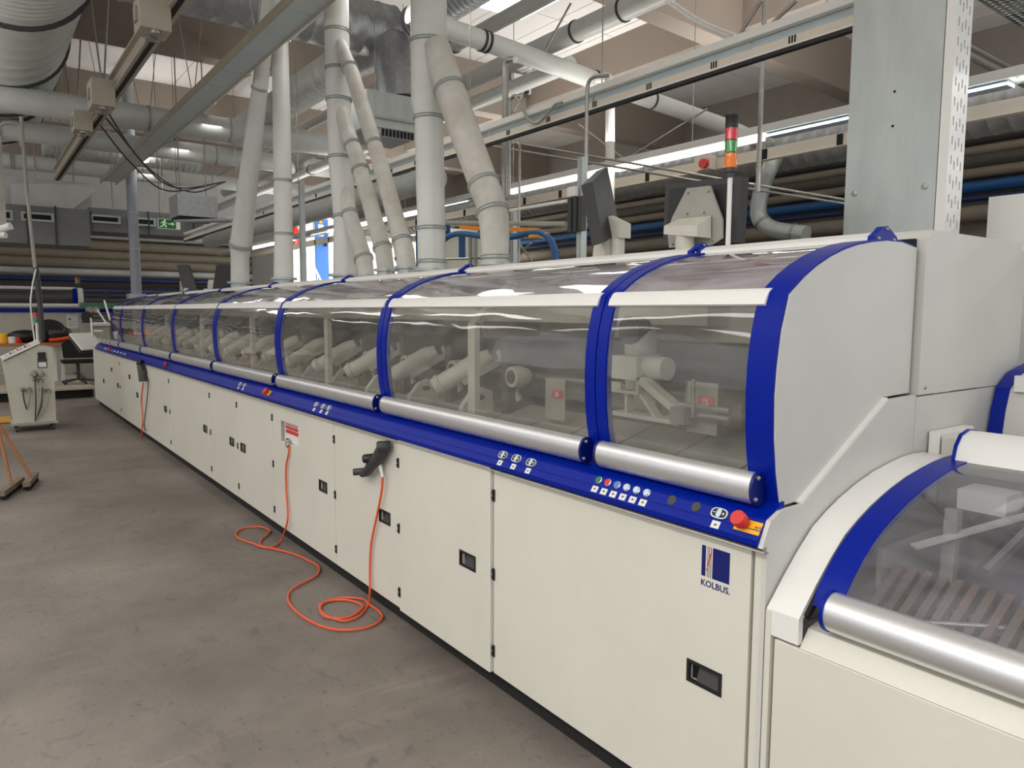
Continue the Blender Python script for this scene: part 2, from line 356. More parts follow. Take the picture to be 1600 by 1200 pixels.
for i in range(len(DY)-1):
    y0, y1 = DY[i]+.004, DY[i+1]-.004; hy, hz = HND[i]
    holes = [(hy-.06, hy+.06, hz-.03, hz+.03)]
    if i == 3: holes.append((4.79, 5.13, .735, .88))
    xf = XF - (.014 if i == 1 else 0)
    m = plate(xf, 1.768, y0, y1, .1, 1.003, holes)
    bm = bmesh.new(); me = bpy.data.meshes.new('cabinet_door'); me.from_pydata(m.v, [], m.f); bm.from_mesh(me)
    bmesh.ops.remove_doubles(bm, verts=bm.verts, dist=1e-5)
    # drop inner walls between cells (faces that appear twice)
    seen = {}
    for f in bm.faces: seen.setdefault(tuple(round(v, 4) for v in f.calc_center_median()), []).append(f)
    kill = [f for fs in seen.values() if len(fs) > 1 for f in fs]
    bmesh.ops.delete(bm, geom=kill, context='FACES')
    bmesh.ops.recalc_face_normals(bm, faces=bm.faces)
    bm.to_mesh(me); bm.free(); me.materials.append(BEIGE)
    d = bpy.data.objects.new('cabinet_door', me); COL.objects.link(d); d.parent = mach
    bv = d.modifiers.new('edge', 'BEVEL'); bv.width = .0035; bv.segments = 2; bv.limit_method = 'ANGLE'
    h = plate(xf-.003, xf+.006, hy-.066, hy+.066, hz-.036, hz+.036, [(hy-.055, hy+.055, hz-.026, hz+.026)])
    h.box(xf+.0245, xf+.028, hy-.06, hy+.06, hz-.03, hz+.03).build('door_handle', BLACK, d, smooth=False)
    MB().prism([(xf+.002, hz-.026), (xf+.006, hz-.026), (xf+.024, hz+.022), (xf+.018, hz+.022)], hy-.052, hy+.030).build('handle_paddle', CHAR, d, smooth=False)
    if i < 9:
        for z in (.882, .54, .2):
            k = MB().box(xf-.006, xf+.01, y1-.012, y1+.002, z-.025, z+.025).box(xf-.008, xf+.002, y1-.004, y1+.004, z-.019, z-.006).box(xf-.008, xf+.002, y1-.004, y1+.004, z+.006, z+.019)
            k.build('hinge', BLACK, d, smooth=False)
    if i == 3:
        rec = MB().box(1.7685, 1.7715, 4.79, 5.13, .735, .88).build('socket_recess_back', LABEL, d, smooth=False)
        MB().box(1.746, 1.768, 5.122, 5.13, .735, .88).build('recess_side', GREY, d, smooth=False)
        for k in range(8):
            MB().box(1.758, 1.768, 4.815+k*.034, 4.815+k*.034+.026, .835, .866).build('breaker_switch', RED, d, smooth=False)
            MB().box(1.757, 1.7581, 4.815+k*.034+.007, 4.815+k*.034+.017, .85, .872).build('breaker_gap', LABEL, d, smooth=False)
        MB().box(1.762, 1.768, 4.82, 5.08, .802, .824).build('red_label_strip', RED, d, smooth=False)
    if i == 0:
        # maker's mark
        y = lambda f: 1.398-f*.101
        MB().box(xf-.0012, xf, y(0), y(.14), .862, .956).build('logo_bar', NAVY, d, smooth=False)
        MB().box(xf-.0012, xf, y(.40), y(1), .862, .956).build('logo_block', NAVY, d, smooth=False)
        for f in (.21, .27, .33): MB().box(xf-.0012, xf, y(f), y(f+.012), .862, .956).build('logo_line', CHAR, d, smooth=False)
        for k in range(8): MB().box(xf-.0014, xf, y(.18+k*.022), y(.18+k*.022+.025), .88+k*.008, .888+k*.008+.006*(k % 2)).build('logo_fleck', REDLAB, d, smooth=False)
        text('KOLBUS.', 'logo_lettering', d, (xf-.0004, 1.400, .832), (0, -1, 0), (0, 0, 1), .0275, NAVY, bold=.012)
    if i in (9, 8):
        MB().box(xf-.012, xf, (y0+y1)/2-.03, (y0+y1)/2+.03, .72, .78).build('latch', BLACK, d)
        MB().box(xf-.002, xf, (y0+y1)/2+.2, (y0+y1)/2+.24, .62, .65).build('sticker', LABEL, d, smooth=False)
MB().box(XF+.003, XF+.03, 1.190, 1.215, .1, 1.005).build('corner_post', BEIGE, mach, smooth=False)
# control strip
SP = [(1.735, .998), (1.721, 1.008), (1.720, 1.023), (1.757, 1.075), (1.757, 1.081), (1.782, 1.090), (1.803, 1.101), (1.84, 1.118), (1.84, .99)]
cs = MB().prism(SP, 1.1905, 14.4).build('control_strip', BLUE, mach, smooth=False)
tag(cs, 'blue sloping control strip')
for f_ in (.0, .45): MB().prism([(1.7195+.037*f_, 1.0232+.052*f_), (1.7205+.037*f_, 1.0246+.052*f_), (1.7185+.037*f_, 1.0262+.052*f_), (1.7175+.037*f_, 1.0245+.052*f_)], 1.192, 14.4).build('strip_ridge', BLUE, cs, smooth=False)
MB().prism([(1.715, .996), (1.735, .992), (1.738, .996), (1.718, 1.0)], 1.165, 14.4).build('edge_strip', STEEL, cs, smooth=False)
dn = Vector((.037, 0, .052)).normalized(); nn = Vector((-.052, 0, .037)).normalized()
def onstrip(y, f): return Vector((1.720+.037*f, y, 1.023+.052*f))
def btn(y, f, m, r=.0112, h=.009):
    p = onstrip(y, f); MB().lathe(p-nn*.002, p+nn*h*.6, [(0, r*1.25), (.7, r*1.25), (1, r*1.05)]).build('button_bezel', ALU, cs)
    MB().lathe(p+nn*h*.55, p+nn*h, [(0, r), (.8, r), (1, r*.8)]).build('push_button', m, cs)
def sticker(y, f, w=.0145, h=.012, sq=None):
    p = onstrip(y, f)+nn*.0006; MB().obox(p, (0, w, 0), dn*h, nn*.0006).build('label_sticker', LABEL, cs, smooth=False)
    MB().obox(p+nn*.0007, (0, w*.45, 0), dn*h*.12, nn*.0003).build('label_mark', CHAR, cs, smooth=False)
    MB().obox(p+nn*.0007, (0, w*.1, 0), dn*h*.4, nn*.0003).build('label_mark', CHAR, cs, smooth=False)
for k, m in enumerate((GREEN, RED, LBLUE, PALE, PALE, PALE)):
    y = 1.858-k*.0455; btn(y, .82, m); sticker(y, .28)
def slider(y, f=.76, w=.029):
    p = onstrip(y, f); n = 20; pr = []
    def oval(a, bb, h0, h1, name, m):
        vs = []; 
        for h in (h0, h1):
            for k in range(n):
                th = 2*math.pi*k/n; vs.append(p+Vector((0, 1, 0))*a*math.copysign(abs(math.cos(th))**.7, math.cos(th))+dn*bb*math.copysign(abs(math.sin(th))**.8, math.sin(th))+nn*h)
        MB().add(vs, [tuple(range(n)), tuple(range(2*n-1, n-1, -1))]+[(k, (k+1) % n, (k+1) % n+n, k+n) for k in range(n)]).build(name, m, cs)
    oval(w, .0165, -.001, .007, 'slider_bezel', ALU); oval(w*.84, .0135, .007, .0085, 'slider_face', BLACK); oval(w*.28, .0135, .0085, .0092, 'slider_centre', PALE)
    MB().obox(p+Vector((0, -w*.55, 0))+nn*.0088, (0, w*.16, 0), dn*.001, nn*.0004).obox(p+Vector((0, -w*.55, 0))+nn*.0088, (0, .001, 0), dn*w*.16, nn*.0004).build('plus_mark', LABEL, cs, smooth=False)
    MB().obox(p+Vector((0, w*.55, 0))+nn*.0088, (0, w*.16, 0), dn*.001, nn*.0004).build('minus_mark', LABEL, cs, smooth=False)
    sticker(y, f-.55)
for px in ((1125, 802), (831, 722), (808, 716), (787, 711)): slider(at(px[0], px[1], X=1.747).y)
for px in ((495, 635), (506, 637), (515, 638), (376, 601), (383, 603)): slider(at(px[0], px[1], X=1.747).y, w=.034)
for px in ((1049, 783), (1087, 795)):
    p = onstrip(at(px[0], px[1], X=1.747).y, .8); MB().lathe(p-nn*.001, p+nn*.0015, [(0, .0172), (1, .016)]).build('blanking_plug', CHAR, cs)
for px in ((420, 611), (262, 567), (174, 543)):
    p = onstrip(at(px[0], px[1], X=1.747).y, .6)
    MB().obox(p+nn*.003, (0, .05, 0), dn*.02, nn*.003).build('button_plate', YEL if px[0] > 300 else CHAR, cs)
    MB().lathe(p, p+nn*.035, [(0, .014), (.4, .014), (.5, .026), (1, .026)]).build('emergency_stop', RED, cs)
for k in range(7):
    sticker(11.5+.3*k, .5, w=.07, h=.012)
# near emergency stop
p = onstrip(1.25, .62)
MB().obox(onstrip(1.236, .55)+nn*.0008, (0, .042, 0), dn*.019, nn*.0008).build('stop_plate', YEL, cs, smooth=False)
text('KM', 'plate_lettering', cs, onstrip(1.214, .5)+nn*.0018, (0, -1, 0), dn, .014, CHAR)
MB().lathe(p, p+nn*.045, [(0, .017), (.35, .0185), (.4, .0225), (.9, .0235), (1, .021)], 24).build('emergency_stop', RED, cs)
# hoods
LOW = [(1.836, 1.115), (1.817, 1.18), (1.803, 1.25), (1.794, 1.33), (1.790, 1.42), (1.793, 1.50), (1.803, 1.58), (1.820, 1.65), (1.841, 1.706)]
UP = [(1.841, 1.706), (1.915, 1.757), (1.975, 1.789), (2.045, 1.818), (2.115, 1.841), (2.190, 1.859), (2.27, 1.872), (2.353, 1.880), (2.45, 1.881), (2.556, 1.870)]
def shift(prof, d):
    P = [Vector(p) for p in prof]; o = []
    for i, p in enumerate(P):
        t = (P[min(i+1, len(P)-1)]-P[max(i-1, 0)]).normalized(); o.append((p.x-t.y*d, p.y+t.x*d))
    return o
def half_bar(y0, y1, cx, cz, r, m, parent, name='grip_bar'):
    pr = [(cx+r*.72*math.cos(math.radians(a))+(.0), cz+r*math.sin(math.radians(a))) for a in range(70, 291, 11)]
    pr = [(cx+.012+(x-cx)*1.0, z) for x, z in pr]+[(cx+.035, cz-r*.8), (cx+.035, cz+r*.8)]
    return MB().prism(pr, y0, y1).build(name, m, parent)
HB = [1.20, 1.924, 3.615, 5.28, 6.97, 8.68, 10.42, 12.1, 12.95]
for i in range(len(HB)-1):
    y0, y1 = HB[i], HB[i+1]
    n0 = .092 if i == 0 else .055   # rib widths
    n1 = .052
    hood = MB().box(2.33, 2.556, y0+.01, y1-.01, 1.845, 1.862).build('hood', WHITEP, mach, smooth=False)
    WH = shift(LOW+UP[1:], .006)
    MB().sheet(WH, y0+.003, y0+n0, .03).build('rib', BLUE, hood); MB().sheet(WH, y1-n1, y1-.003, .03).build('rib', BLUE, hood)
    MB().sheet(LOW, y0+n0-.01, y1-n1+.01, .004).build('lower_pane', GLASSL, hood)
    MB().sheet(UP, y0+n0-.01, y1-n1+.01, .004).build('upper_pane', GLASST, hood)
    MB().prism([(1.815, 1.676), (1.824, 1.670), (1.838, 1.688), (1.853, 1.716), (1.85, 1.722), (1.838, 1.716), (1.822, 1.695)], y0+(.062 if i == 0 else .03), y1-.028).build('middle_rail', WHITEP, hood)
    half_bar(y0+.045, y1-.042, 1.772, 1.152, .047, ALU, hood)
    for yy in ((y0+.035, y0+.045), (y1-.042, y1-.032)):
        half_bar(yy[0], yy[1], 1.772, 1.152, .049, NAVY, hood, 'end_cap')
    for z, x in ((1.186, 1.776), (1.125, 1.766)):
        MB().lathe((x, y0+.036, z), (x, y0+.027, z), [(0, .007), (.6, .007), (1, .003)], 8).build('cap_screw', STEEL, hood)
    MB().prism([(2.30, 1.876), (2.302, 1.890), (2.33, 1.905), (2.37, 1.911), (2.41, 1.906), (2.43, 1.893), (2.44, 1.872)], y0+.03, y1-.03).build('top_rail', WHITEP, hood)
    MB().prism([(2.292, 1.874), (2.296, 1.893), (2.33, 1.912), (2.345, 1.925), (2.37, 1.928), (2.39, 1.918), (2.43, 1.897), (2.45, 1.873)], y0+.006, y0+.03).build('rail_bracket', BLUE, hood)
    MB().prism([(2.292, 1.874), (2.296, 1.893), (2.33, 1.910), (2.37, 1.916), (2.41, 1.910), (2.445, 1.873)], y1-.03, y1-.022).build('rail_bracket', BLUE, hood)
    for x, z in ((2.315, 1.886), (2.365, 1.918), (2.41, 1.886)):
        MB().lathe((x, y0+.006, z), (x, y0, z), [(0, .006), (1, .003)], 8).build('bracket_screw', STEEL, hood)
# far low end: bar runs on, small sloped pane
lo = MB().prism([(1.84, 1.1), (1.86, 1.12), (2.2, 1.12), (2.2, 1.0), (1.84, 1.0)], 12.96, 14.4).build('end_deck', BEIGE, mach, smooth=False)
half_bar(13.0, 14.3, 1.772, 1.152, .047, ALU, mach)
for y in (13.3, 13.7): half_bar(y, y+.03, 1.772, 1.152, .050, NAVY, mach, 'end_cap')
MB().add([(1.82, 12.97, 1.2), (1.82, 14.2, 1.2), (2.3, 12.97, 1.55), (2.3, 13.2, 1.5)], [(0, 1, 3, 2)]).build('sloped_pane', GLASST, mach)
for k, (a1, a2) in enumerate((((163, 470), (172, 500)), ((152, 484), (166, 505)), ((142, 497), (146, 540)), ((146, 505), (170, 505)), ((148, 517), (160, 517)))):
    q1 = at(a1[0], a1[1], X=1.95 if k < 2 else 1.8); q2 = at(a2[0], a2[1], X=1.95 if k < 2 else 1.8)
    MB().cyl(q1, q2, .016, 8).build('guide_rod', WHITEP, mach)
# end panel of the hood and side walls (all at y = 1.2, facing the camera)
EP = [(1.835, 1.104), (1.812, 1.20), (1.797, 1.30), (1.791, 1.42), (1.796, 1.50), (1.81, 1.60), (1.841, 1.703), (1.915, 1.754), (1.975, 1.787), (2.045, 1.817), (2.115, 1.84), (2.183, 1.857), (2.27, 1.871), (2.353, 1.880), (2.45, 1.881), (2.552, 1.868), (2.552, 1.384), (2.379, 1.380), (1.909, 1.106)]
ep = MB().prism(EP, 1.198, 1.216).build('hood_end_panel', BEIGE2, mach, smooth=False)
MB().prism([(1.745, .1), (1.745, 1.008), (1.722, 1.005), (1.757, 1.077), (1.803, 1.097), (1.84, 1.100), (1.909, 1.101), (2.379, 1.375), (2.556, 1.379), (2.556, .1)], 1.176, 1.190).build('side_wall_panel', BEIGE2, mach, smooth=False)
fl = MB().bar((1.909, 1.192, 1.104), (2.379, 1.192, 1.378), .02, .006).build('panel_flange', WHITEP, mach, smooth=False)
MB().prism([(2.559, .1), (2.559, 1.371), (3.43, 1.371), (3.43, .1)], 1.176, 1.190).build('side_wall_panel', BEIGE2, mach, smooth=False)
up = MB().prism([(2.575, 1.376), (2.575, 1.903), (2.60, 1.903), (2.60, 1.93), (3.37, 1.93), (3.37, 1.90), (3.41, 1.90), (3.41, 1.376)], 1.178, 1.60).build('upper_housing', BEIGE2, mach, smooth=False)
MB().lathe((2.62, 1.179, 1.40), (2.62, 1.172, 1.40), [(0, .008), (1, .004)], 8).build('screw', STEEL, mach)
MB().box(2.554, 2.574, 1.21, 1.30, 1.38, 1.9).build('gap_shade_strip', DARK, mach, smooth=False)  # dark strip stands for the shade inside the open gap
# machine back deck and inner housing
MB().box(2.60, 3.3, 1.62, 13.0, 1.0, 1.84).build('rear_housing', INNER, mach, smooth=False)
MB().box(2.556, 3.3, 1.62, 13.0, 1.845, 1.862).build('top_deck', WHITEP, mach, smooth=False)
MB().box(1.86, 2.0, 1.25, 12.9, .985, 1.02).build('inner_ledge', INNER, mach, smooth=False)
b = MB()
for k in range(39): b.prism([(1.86, 1.03), (2.35, 1.16), (2.35, 1.17), (1.86, 1.04)], 1.26+k*.3, 1.26+k*.3+.285)
b.build('collecting_tray', GREY, mach, smooth=False)
MB().box(2.35, 2.6, 1.25, 12.9, 1.0, 1.17).build('tray_back', INDARK, mach, smooth=False)
MB().box(2.36, 2.50, 1.9, 12.9, 1.60, 1.78).build('inner_channel_cover', INNER, mach, smooth=False)
MB().box(2.45, 2.6, 1.25, 12.9, 1.36, 1.52).build('dark_carrier_beam', INDARK, mach, smooth=False)
MB().cyl((2.36, 1.9, 1.32), (2.36, 12.8, 1.32), .018).build('guide_rod', STEEL, mach)
# repeating clamp stations
def station(parent, y):
    g = MB()
    # bracket plate with slotted top
    o = Vector((0, y, 0))
    m1 = MB().lathe((1.98, y+.02, 1.25), (2.22, y-.16, 1.42), [(0, .03), (.0, .05), (.06, .052), (.07, .058), (.11, .058), (.12, .05), (.5, .052), (.55, .058), (.8, .058), (1, .04)], 18).build('motor', CAST, parent)
    MB().lathe((1.975, y+.024, 1.247), (1.99, y+.012, 1.257), [(0, .02), (.3, .036), (1, .04)], 14).build('motor_cap', INDARK, m1)
    MB().bar((2.08, y-.1, 1.28), (2.26, y-.26, 1.42), .012, .035).build('motor_arm', GREY, m1, smooth=False)
    MB().bar((2.24, y-.20, 1.45), (2.26, y-.36, 1.20), .02, .03).build('motor_link', CAST, m1, smooth=False)
    MB().prism([(2.0, 1.05), (2.02, 1.17), (2.08, 1.24), (2.14, 1.26), (2.2, 1.24), (2.22, 1.05)], y-.20, y-.16).build('cast_lever', CAST, parent, smooth=False)
    MB().ell((2.12, y-.204, 1.21), .028, .006, .014).build('lever_slot', DARK, parent)
    MB().box(2.2, 2.36, y-.34, y-.28, 1.1, 1.5).build('slide_block', INDARK, parent, smooth=False)
    MB().lathe((2.16, y-.42, 1.33), (2.26, y-.42, 1.33), [(0, .03), (.01, .052), (.5, .055), (1, .04)], 16).build('pulley', CAST, parent)
    MB().lathe((2.155, y-.42, 1.33), (2.165, y-.42, 1.33), [(0, .034), (1, .036)], 14).build('pulley_hub', INDARK, parent)
    MB().cyl((1.93, y-.02, 1.06), (1.95, y-.03, 1.2), .004, 6).build('thin_rod', STEEL, parent)
    MB().prism([(2.18, 1.52), (2.44, 1.52), (2.44, 1.60), (2.3, 1.6)], y-.3, y-.12).build('top_bracket', INDARK, parent, smooth=False)
st = tag(MB().box(2.40, 2.44, 2.2, 12.6, 1.22, 1.30).build('station_rail', STEEL, mach, smooth=False))
y = 3.36
ys = []
while y < 12.6:
    if not any(abs(y-yy) < .12 for yy in HB): ys.append(y)
    y += .56
for y in ys: station(st, y)
# bent frame posts
for yb in (2.95, 4.75, 6.4, 8.1, 9.8, 11.4):
    b = MB(); b.box(1.95, 1.98, yb, yb+.06, 1.0, 1.60); b.bar((1.965, yb+.03, 1.59), (2.2, yb+.03, 1.80), .06, .03, up=(0, 0, 1))
    b.build('bent_frame_post', CAST, mach, smooth=False)
# front station behind the first hoods
def fp(x, y, X=2.25): return at(x, y, X=X)
a, c = fp(955, 485, 2.5), fp(1165, 540, 2.5)
MB().box(2.5, 2.58, 1.75, a.y+.1, 1.53, 1.78).build('cover_plate', INNER, mach, smooth=False)
p = fp(1008, 512, 2.3)
mt = MB().lathe((2.3, p.y, p.z-.30), (2.27, p.y, p.z+.0), [(0, .07), (.3, .075), (.32, .085), (.6, .085), (.62, .07), (.9, .068), (1, .055)], 20).build('feed_motor', CAST, mach)
MB().lathe((2.19, p.y, p.z-.01), (2.28, p.y, p.z-.01), [(0, .02), (.02, .04), (.1, .045), (.12, .058), (.6, .06), (1, .06)], 20).build('motor_face', CHAR, mt)
br = [(955, 555), (995, 556), (1000, 585), (1058, 640), (1060, 655), (955, 655)]
q = [fp(x, y, 2.08) for x, y in br]
fr = MB()
fr.box(2.08, 2.2, q[1].y, q[0].y, fp(975, 588, 2.08).z, q[0].z)
hz0, hz1 = fp(975, 588, 2.08).z, fp(975, 610, 2.08).z
yL, yR = fp(955, 600, 2.08).y, fp(997, 600, 2.08).y; yR2 = fp(1060, 650, 2.08).y; zb = fp(1000, 652, 2.08).z
for za, zc in ((hz0-.012, hz0), (hz1-.012, hz1)): fr.box(2.08, 2.14, yR, yL, za, zc)
fr.bar((2.11, yL, (hz0+hz1)/2), (2.11, yL, hz1-.01), .06, .012); fr.box(2.08, 2.14, yR, yR+.012, hz1, hz0)
fr.bar((2.11, yR, hz0-.01), (2.11, yR2, zb+.03), .05, .028); fr.bar((2.11, yR+.01, hz1), (2.11, yR2+.12, zb), .04, .01)
fr.box(2.08, 2.16, yR2, yL, zb-.008, zb+.008); fr.box(2.09, 2.13, (yL+yR)/2-.006, (yL+yR)/2+.006, zb, hz1)
fr.build('cast_frame', CAST, mach, smooth=False)
a, c = fp(1052, 638, 2.12), fp(1141, 632, 2.12)
MB().cyl((2.12, a.y, fp(1100, 637, 2.12).z), (2.12, fp(1141, 637, 2.12).y, fp(1100, 637, 2.12).z), .011, 12).cyl((2.12, a.y, fp(1100, 650, 2.12).z), (2.12, fp(1141, 650, 2.12).y, fp(1100, 650, 2.12).z), .011, 12).build('slide_rod', STEEL, mach)
a = fp(1065, 648, 2.1); MB().box(2.07, 2.15, a.y-.035, a.y+.03, a.z-.03, a.z+.03).build('rod_clamp', STEEL, mach, smooth=False)
a, c = fp(1084, 592, 2.1), fp(1084, 652, 2.1); MB().cyl(a, (2.1, a.y, c.z), .008, 10).build('upright_rod', STEEL, mach)
a = fp(1025, 575, 2.15); MB().cyl((2.15, a.y+.06, a.z), (2.15, a.y-.06, a.z), .045, 18).build('drum', CAST, mach)
a, c = fp(1000, 585, 2.3), fp(1120, 632, 2.3)
MB().box(2.3, 2.34, c.y, 1.95, 1.22, 1.36).build('label_plate', GREY, mach, smooth=False)
for (cx, cy, txt, XX) in ((1103, 628, '25', 2.15), (871, 616, '26', 2.15)):
    q = fp(cx, cy, XX)
    MB().box(XX+.002, XX+.006, q.y-.05, q.y+.09, q.z-.12, q.z+.07).build('number_mount', GREY, mach, smooth=False)
    lb = MB().box(XX-.002, XX+.001, q.y-.035, q.y+.035, q.z-.018, q.z+.018).build('number_plate', REDLAB, mach, smooth=False)
    text(txt, 'number', lb, (XX-.003, q.y+.018, q.z-.011), (0, -1, 0), (0, 0, 1), .032, LABEL, bold=.01)
b = MB()
for k in range(5): b.box(2.2, 2.5, 1.32+k*.012*8, 1.32+k*.012*8+.05, 1.24+.03*(k % 3), 1.30+.03*(k % 2))
b.build('gripper_row', INDARK, mach, smooth=False)
MB().box(2.16, 2.5, 1.26, 1.42, 1.17, 1.26).build('end_block', INDARK, mach, smooth=False)
# ------------------------------------------------------------------ hopper machine, lower right
hop = thing('book_infeed_machine', 'cream infeed unit with blue edged curved clear cover beside the binding line', 'machine')
HY0, HY1 = -.75, 1.172
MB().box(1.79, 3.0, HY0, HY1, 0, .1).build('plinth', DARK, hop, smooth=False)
MB().box(1.79, 3.0, HY0, HY1, .1, .74).build('base_body', BEIGE, hop, smooth=False)
MB().box(1.745, 1.79, 1.155, HY1, .1, .83).build('corner_post', BEIGE, hop, smooth=False)
fd = MB().box(1.752, 1.785, HY0, 1.148, .1, .752).build('front_door', BEIGE, hop, smooth=False)
bv = fd.modifiers.new('edge', 'BEVEL'); bv.width = .004; bv.segments = 2
MB().prism([(1.752, .754), (1.79, .80), (1.83, .81), (1.83, .74), (1.79, .74)], HY0, 1.07).build('front_ledge', BEIGE, hop, smooth=False)
ARC = [(1.747, .762), (1.746, .835), (1.760, .850), (1.821, .913), (1.888, .975), (1.956, 1.030), (2.02, 1.063), (2.089, 1.093), (2.19, 1.127), (2.29, 1.152), (2.388, 1.168), (2.47, 1.178), (2.545, 1.181), (2.62, 1.178), (2.70, 1.165)]
MB().sheet(shift(ARC, .0), 1.072, 1.170, .02).build('arch_frame', WHITEP, hop)
MB().sheet(shift(ARC[2:], -.012), 1.062, 1.10, .02).build('arch_seal', DARK, hop)
HG = [(1.79, .868), (1.805, .905), (1.85, .955), (1.9, 1.0), (1.95, 1.035), (2.0, 1.063), (2.06, 1.09), (2.13, 1.117), (2.2, 1.138), (2.28, 1.158), (2.36, 1.173), (2.44, 1.184), (2.52, 1.19), (2.6, 1.19)]
MB().sheet(HG, .985, 1.06, .02).build('cover_rib', BLUE, hop)
MB().sheet(shift(HG, -.003), HY0, .99, .005).build('cover_pane', GLASSH, hop)
hb = MB().prism([(1.795+.050*math.cos(math.radians(a)), .868+.052*math.sin(math.radians(a))) for a in range(50, 271, 11)]+[(1.83, .82), (1.835, .88)], HY0, 1.005).build('grip_bar', ALU, hop)
MB().prism([(1.795+.053*math.cos(math.radians(a)), .868+.055*math.sin(math.radians(a))) for a in range(50, 271, 11)]+[(1.83, .82), (1.835, .88)], 1.005, 1.015).build('end_cap', BLUE, hop)
MB().box(1.803, 1.812, HY0, 1.0, .905, .915).build('bar_seal', BLACK, hop, smooth=False)
pr = [(2.50, 1.186), (2.515, 1.23), (2.545, 1.262), (2.60, 1.275), (2.66, 1.265), (2.68, 1.19)]
MB().prism(pr, HY0, 1.02).build('top_rail', WHITEP, hop)
MB().prism([(x-.004 if x < 2.6 else x, z+.004) for x, z in pr], 1.02, 1.03).build('rail_end_cap', BLUE, hop)
MB().box(2.66, 2.90, HY0, 1.13, 1.0, 1.232).build('rear_box', BEIGE, hop, smooth=False)
MB().box(2.655, 2.92, 1.135, 1.17, 1.0, 1.246).build('rear_frame', WHITEP, hop, smooth=False)
# inside the hopper
MB().box(1.84, 2.95, HY0, 1.07, .70, .745).build('inner_floor', INDARK, hop, smooth=False)
MB().prism([(2.06, .86), (2.56, 1.0), (2.56, .985), (2.06, .845)], HY0, .86).build('rubber_belt', RUBBER, hop, smooth=False)
MB().box(2.60, 2.65, HY0, 1.07, .75, 1.15).build('rear_wall', GREY, hop, smooth=False)
MB().box(2.0, 2.55, .985, 1.0, .75, 1.0).build('inner_side_plate', GREY, hop, smooth=False)
sl = MB().bar((1.84, 0, 0), (2.05, -.014, .149), .021, .022).build('slat', SLAT, hop, smooth=False)
we = MB().bar((1.842, 0, .0118), (2.046, -.014, .1575), .005, .0015).build('worn_edge', BRASS, sl, smooth=False)
for k in range(44):
    q_ = sl if k == 0 else dup_tree(sl, hop)
    q_.location = (0, .97-k*.0385, .802+random.uniform(-.003, .003))
MB().box(2.0, 2.03, HY0, 1.0, .86, .885).build('slat_carrier', GREY, hop, smooth=False)
MB().tube(bend([at(1400, 970, X=1.88), at(1562, 980, X=1.97), at(1590, 988, X=2.0)], .02), .007, 10).build('guide_rod', STEEL, hop)
MB().box(2.0, 2.05, .55, .60, .90, .95).build('rod_holder', GREY, hop, smooth=False)
MB().bar((2.2, .90, .75), (2.22, .90, 1.1), .035, .03).build('upright', GREY, hop, smooth=False)
MB().bar((2.1, .95, 1.0), (2.5, .7, 1.12), .03, .008).build('bracket_arm', CAST, hop, smooth=False)
MB().box(2.36, 2.48, .82, .95, 1.07, 1.13).build('sensor_bracket', WHITEP, hop, smooth=False)
MB().bar((2.2, .8, .95), (2.45, .72, 1.13), .02, .02).build('push_rod', STEEL, hop, smooth=False)
MB().prism([(.1, .90), (.62, .90), (.72, .98), (.1, 1.05)], 2.34, 2.352, 'x').build('grey_guard', RUBBER, hop, smooth=False)
# third hood at the right edge, behind
h3 = thing('rear_hood_unit', 'cream rear unit with blue edge band at the right of the housing', 'machine')
B3 = [at(1543, 683, Y=1.165), at(1549, 640, Y=1.165), at(1557, 605, Y=1.165), at(1575, 582, Y=1.165), at(1600, 568, Y=1.165), at(1630, 560, Y=1.165)]
pf = [(p.x, p.z) for p in B3]
MB().sheet(pf, 1.118, 1.168, .02).build('blue_rib', BLUE, h3)
MB().sheet(shift(pf, -.004), -.5, 1.12, .01).build('cover_panel', BEIGE2, h3)
MB().box(pf[2][0]-.02, pf[2][0]+.01, -.5, 1.10, pf[2][1]-.01, pf[2][1]+.05).build('side_rail', WHITEP, h3)
MB().box(pf[0][0]+.05, pf[0][0]+.5, -.5, 1.15, 0, pf[0][1]+.05).build('base_cabinet', BEIGE, h3, smooth=False)
# white cabinet behind
a, c = at(1545, 308, X=3.95), at(1700, 384, X=3.95)
t = thing('white_cabinet', 'tall plain white cabinet behind the cream housing at the right edge', 'cabinet')
MB().box(3.95, 4.6, .6, a.y, .1, a.z).build('cabinet_body', WHITEP, t, smooth=False)
MB().box(4.0, 4.55, .65, a.y-.05, 0, .1).build('cabinet_foot', DARK, t, smooth=False)
# ------------------------------------------------------------------ column with perforated tray
cl = thing('steel_column', 'wide galvanised column cover rising behind the binding line', 'column')
MB().box(3.55, 3.70, 1.60, 2.03, 0, CZ).build('galvanised_cover', GALV, cl, smooth=False)
for x, y_, r in ((1335, 302, .016), (1445, 291, .016), (1398, 143, .006), (1395, 197, .006)):
    q = at(x, y_, X=3.55); MB().lathe((3.551, q.y, q.z), (3.545, q.y, q.z), [(0, r), (.6, r), (1, r*.7)], 14).build('bolt_head', GALVD if r > .01 else DARK, cl)
tr = thing('perforated_cable_tray', 'white perforated cable tray strip running up the galvanised column', 'cable tray')
def perf(y0, x0, z0, z1, parent, pitch=.085):
    b = MB(); sw, bw = .010, .022; x = x0; n = 5
    for i in range(n): b.box(x0+i*(sw+bw), x0+i*(sw+bw)+bw, y0-.002, y0+.002, z0, z1)
    for i in range(n-1):
        xa = x0+i*(sw+bw)+bw; z = z0-(.02 if i % 2 else 0)
        while z < z1:
            if z+pitch*.55 > z0: b.box(xa, xa+sw, y0-.002, y0+.002, max(z, z0), min(z+pitch*.55, z1))
            z += pitch
    xe = x0+(n-1)*(sw+bw)+bw
    b.box(xe, xe+.003, y0-.002, y0+.04, z0, z1); b.box(x0-.003, x0, y0-.002, y0+.04, z0, z1)
    return b.build('perforated_strip', WHITEP, parent, smooth=False)
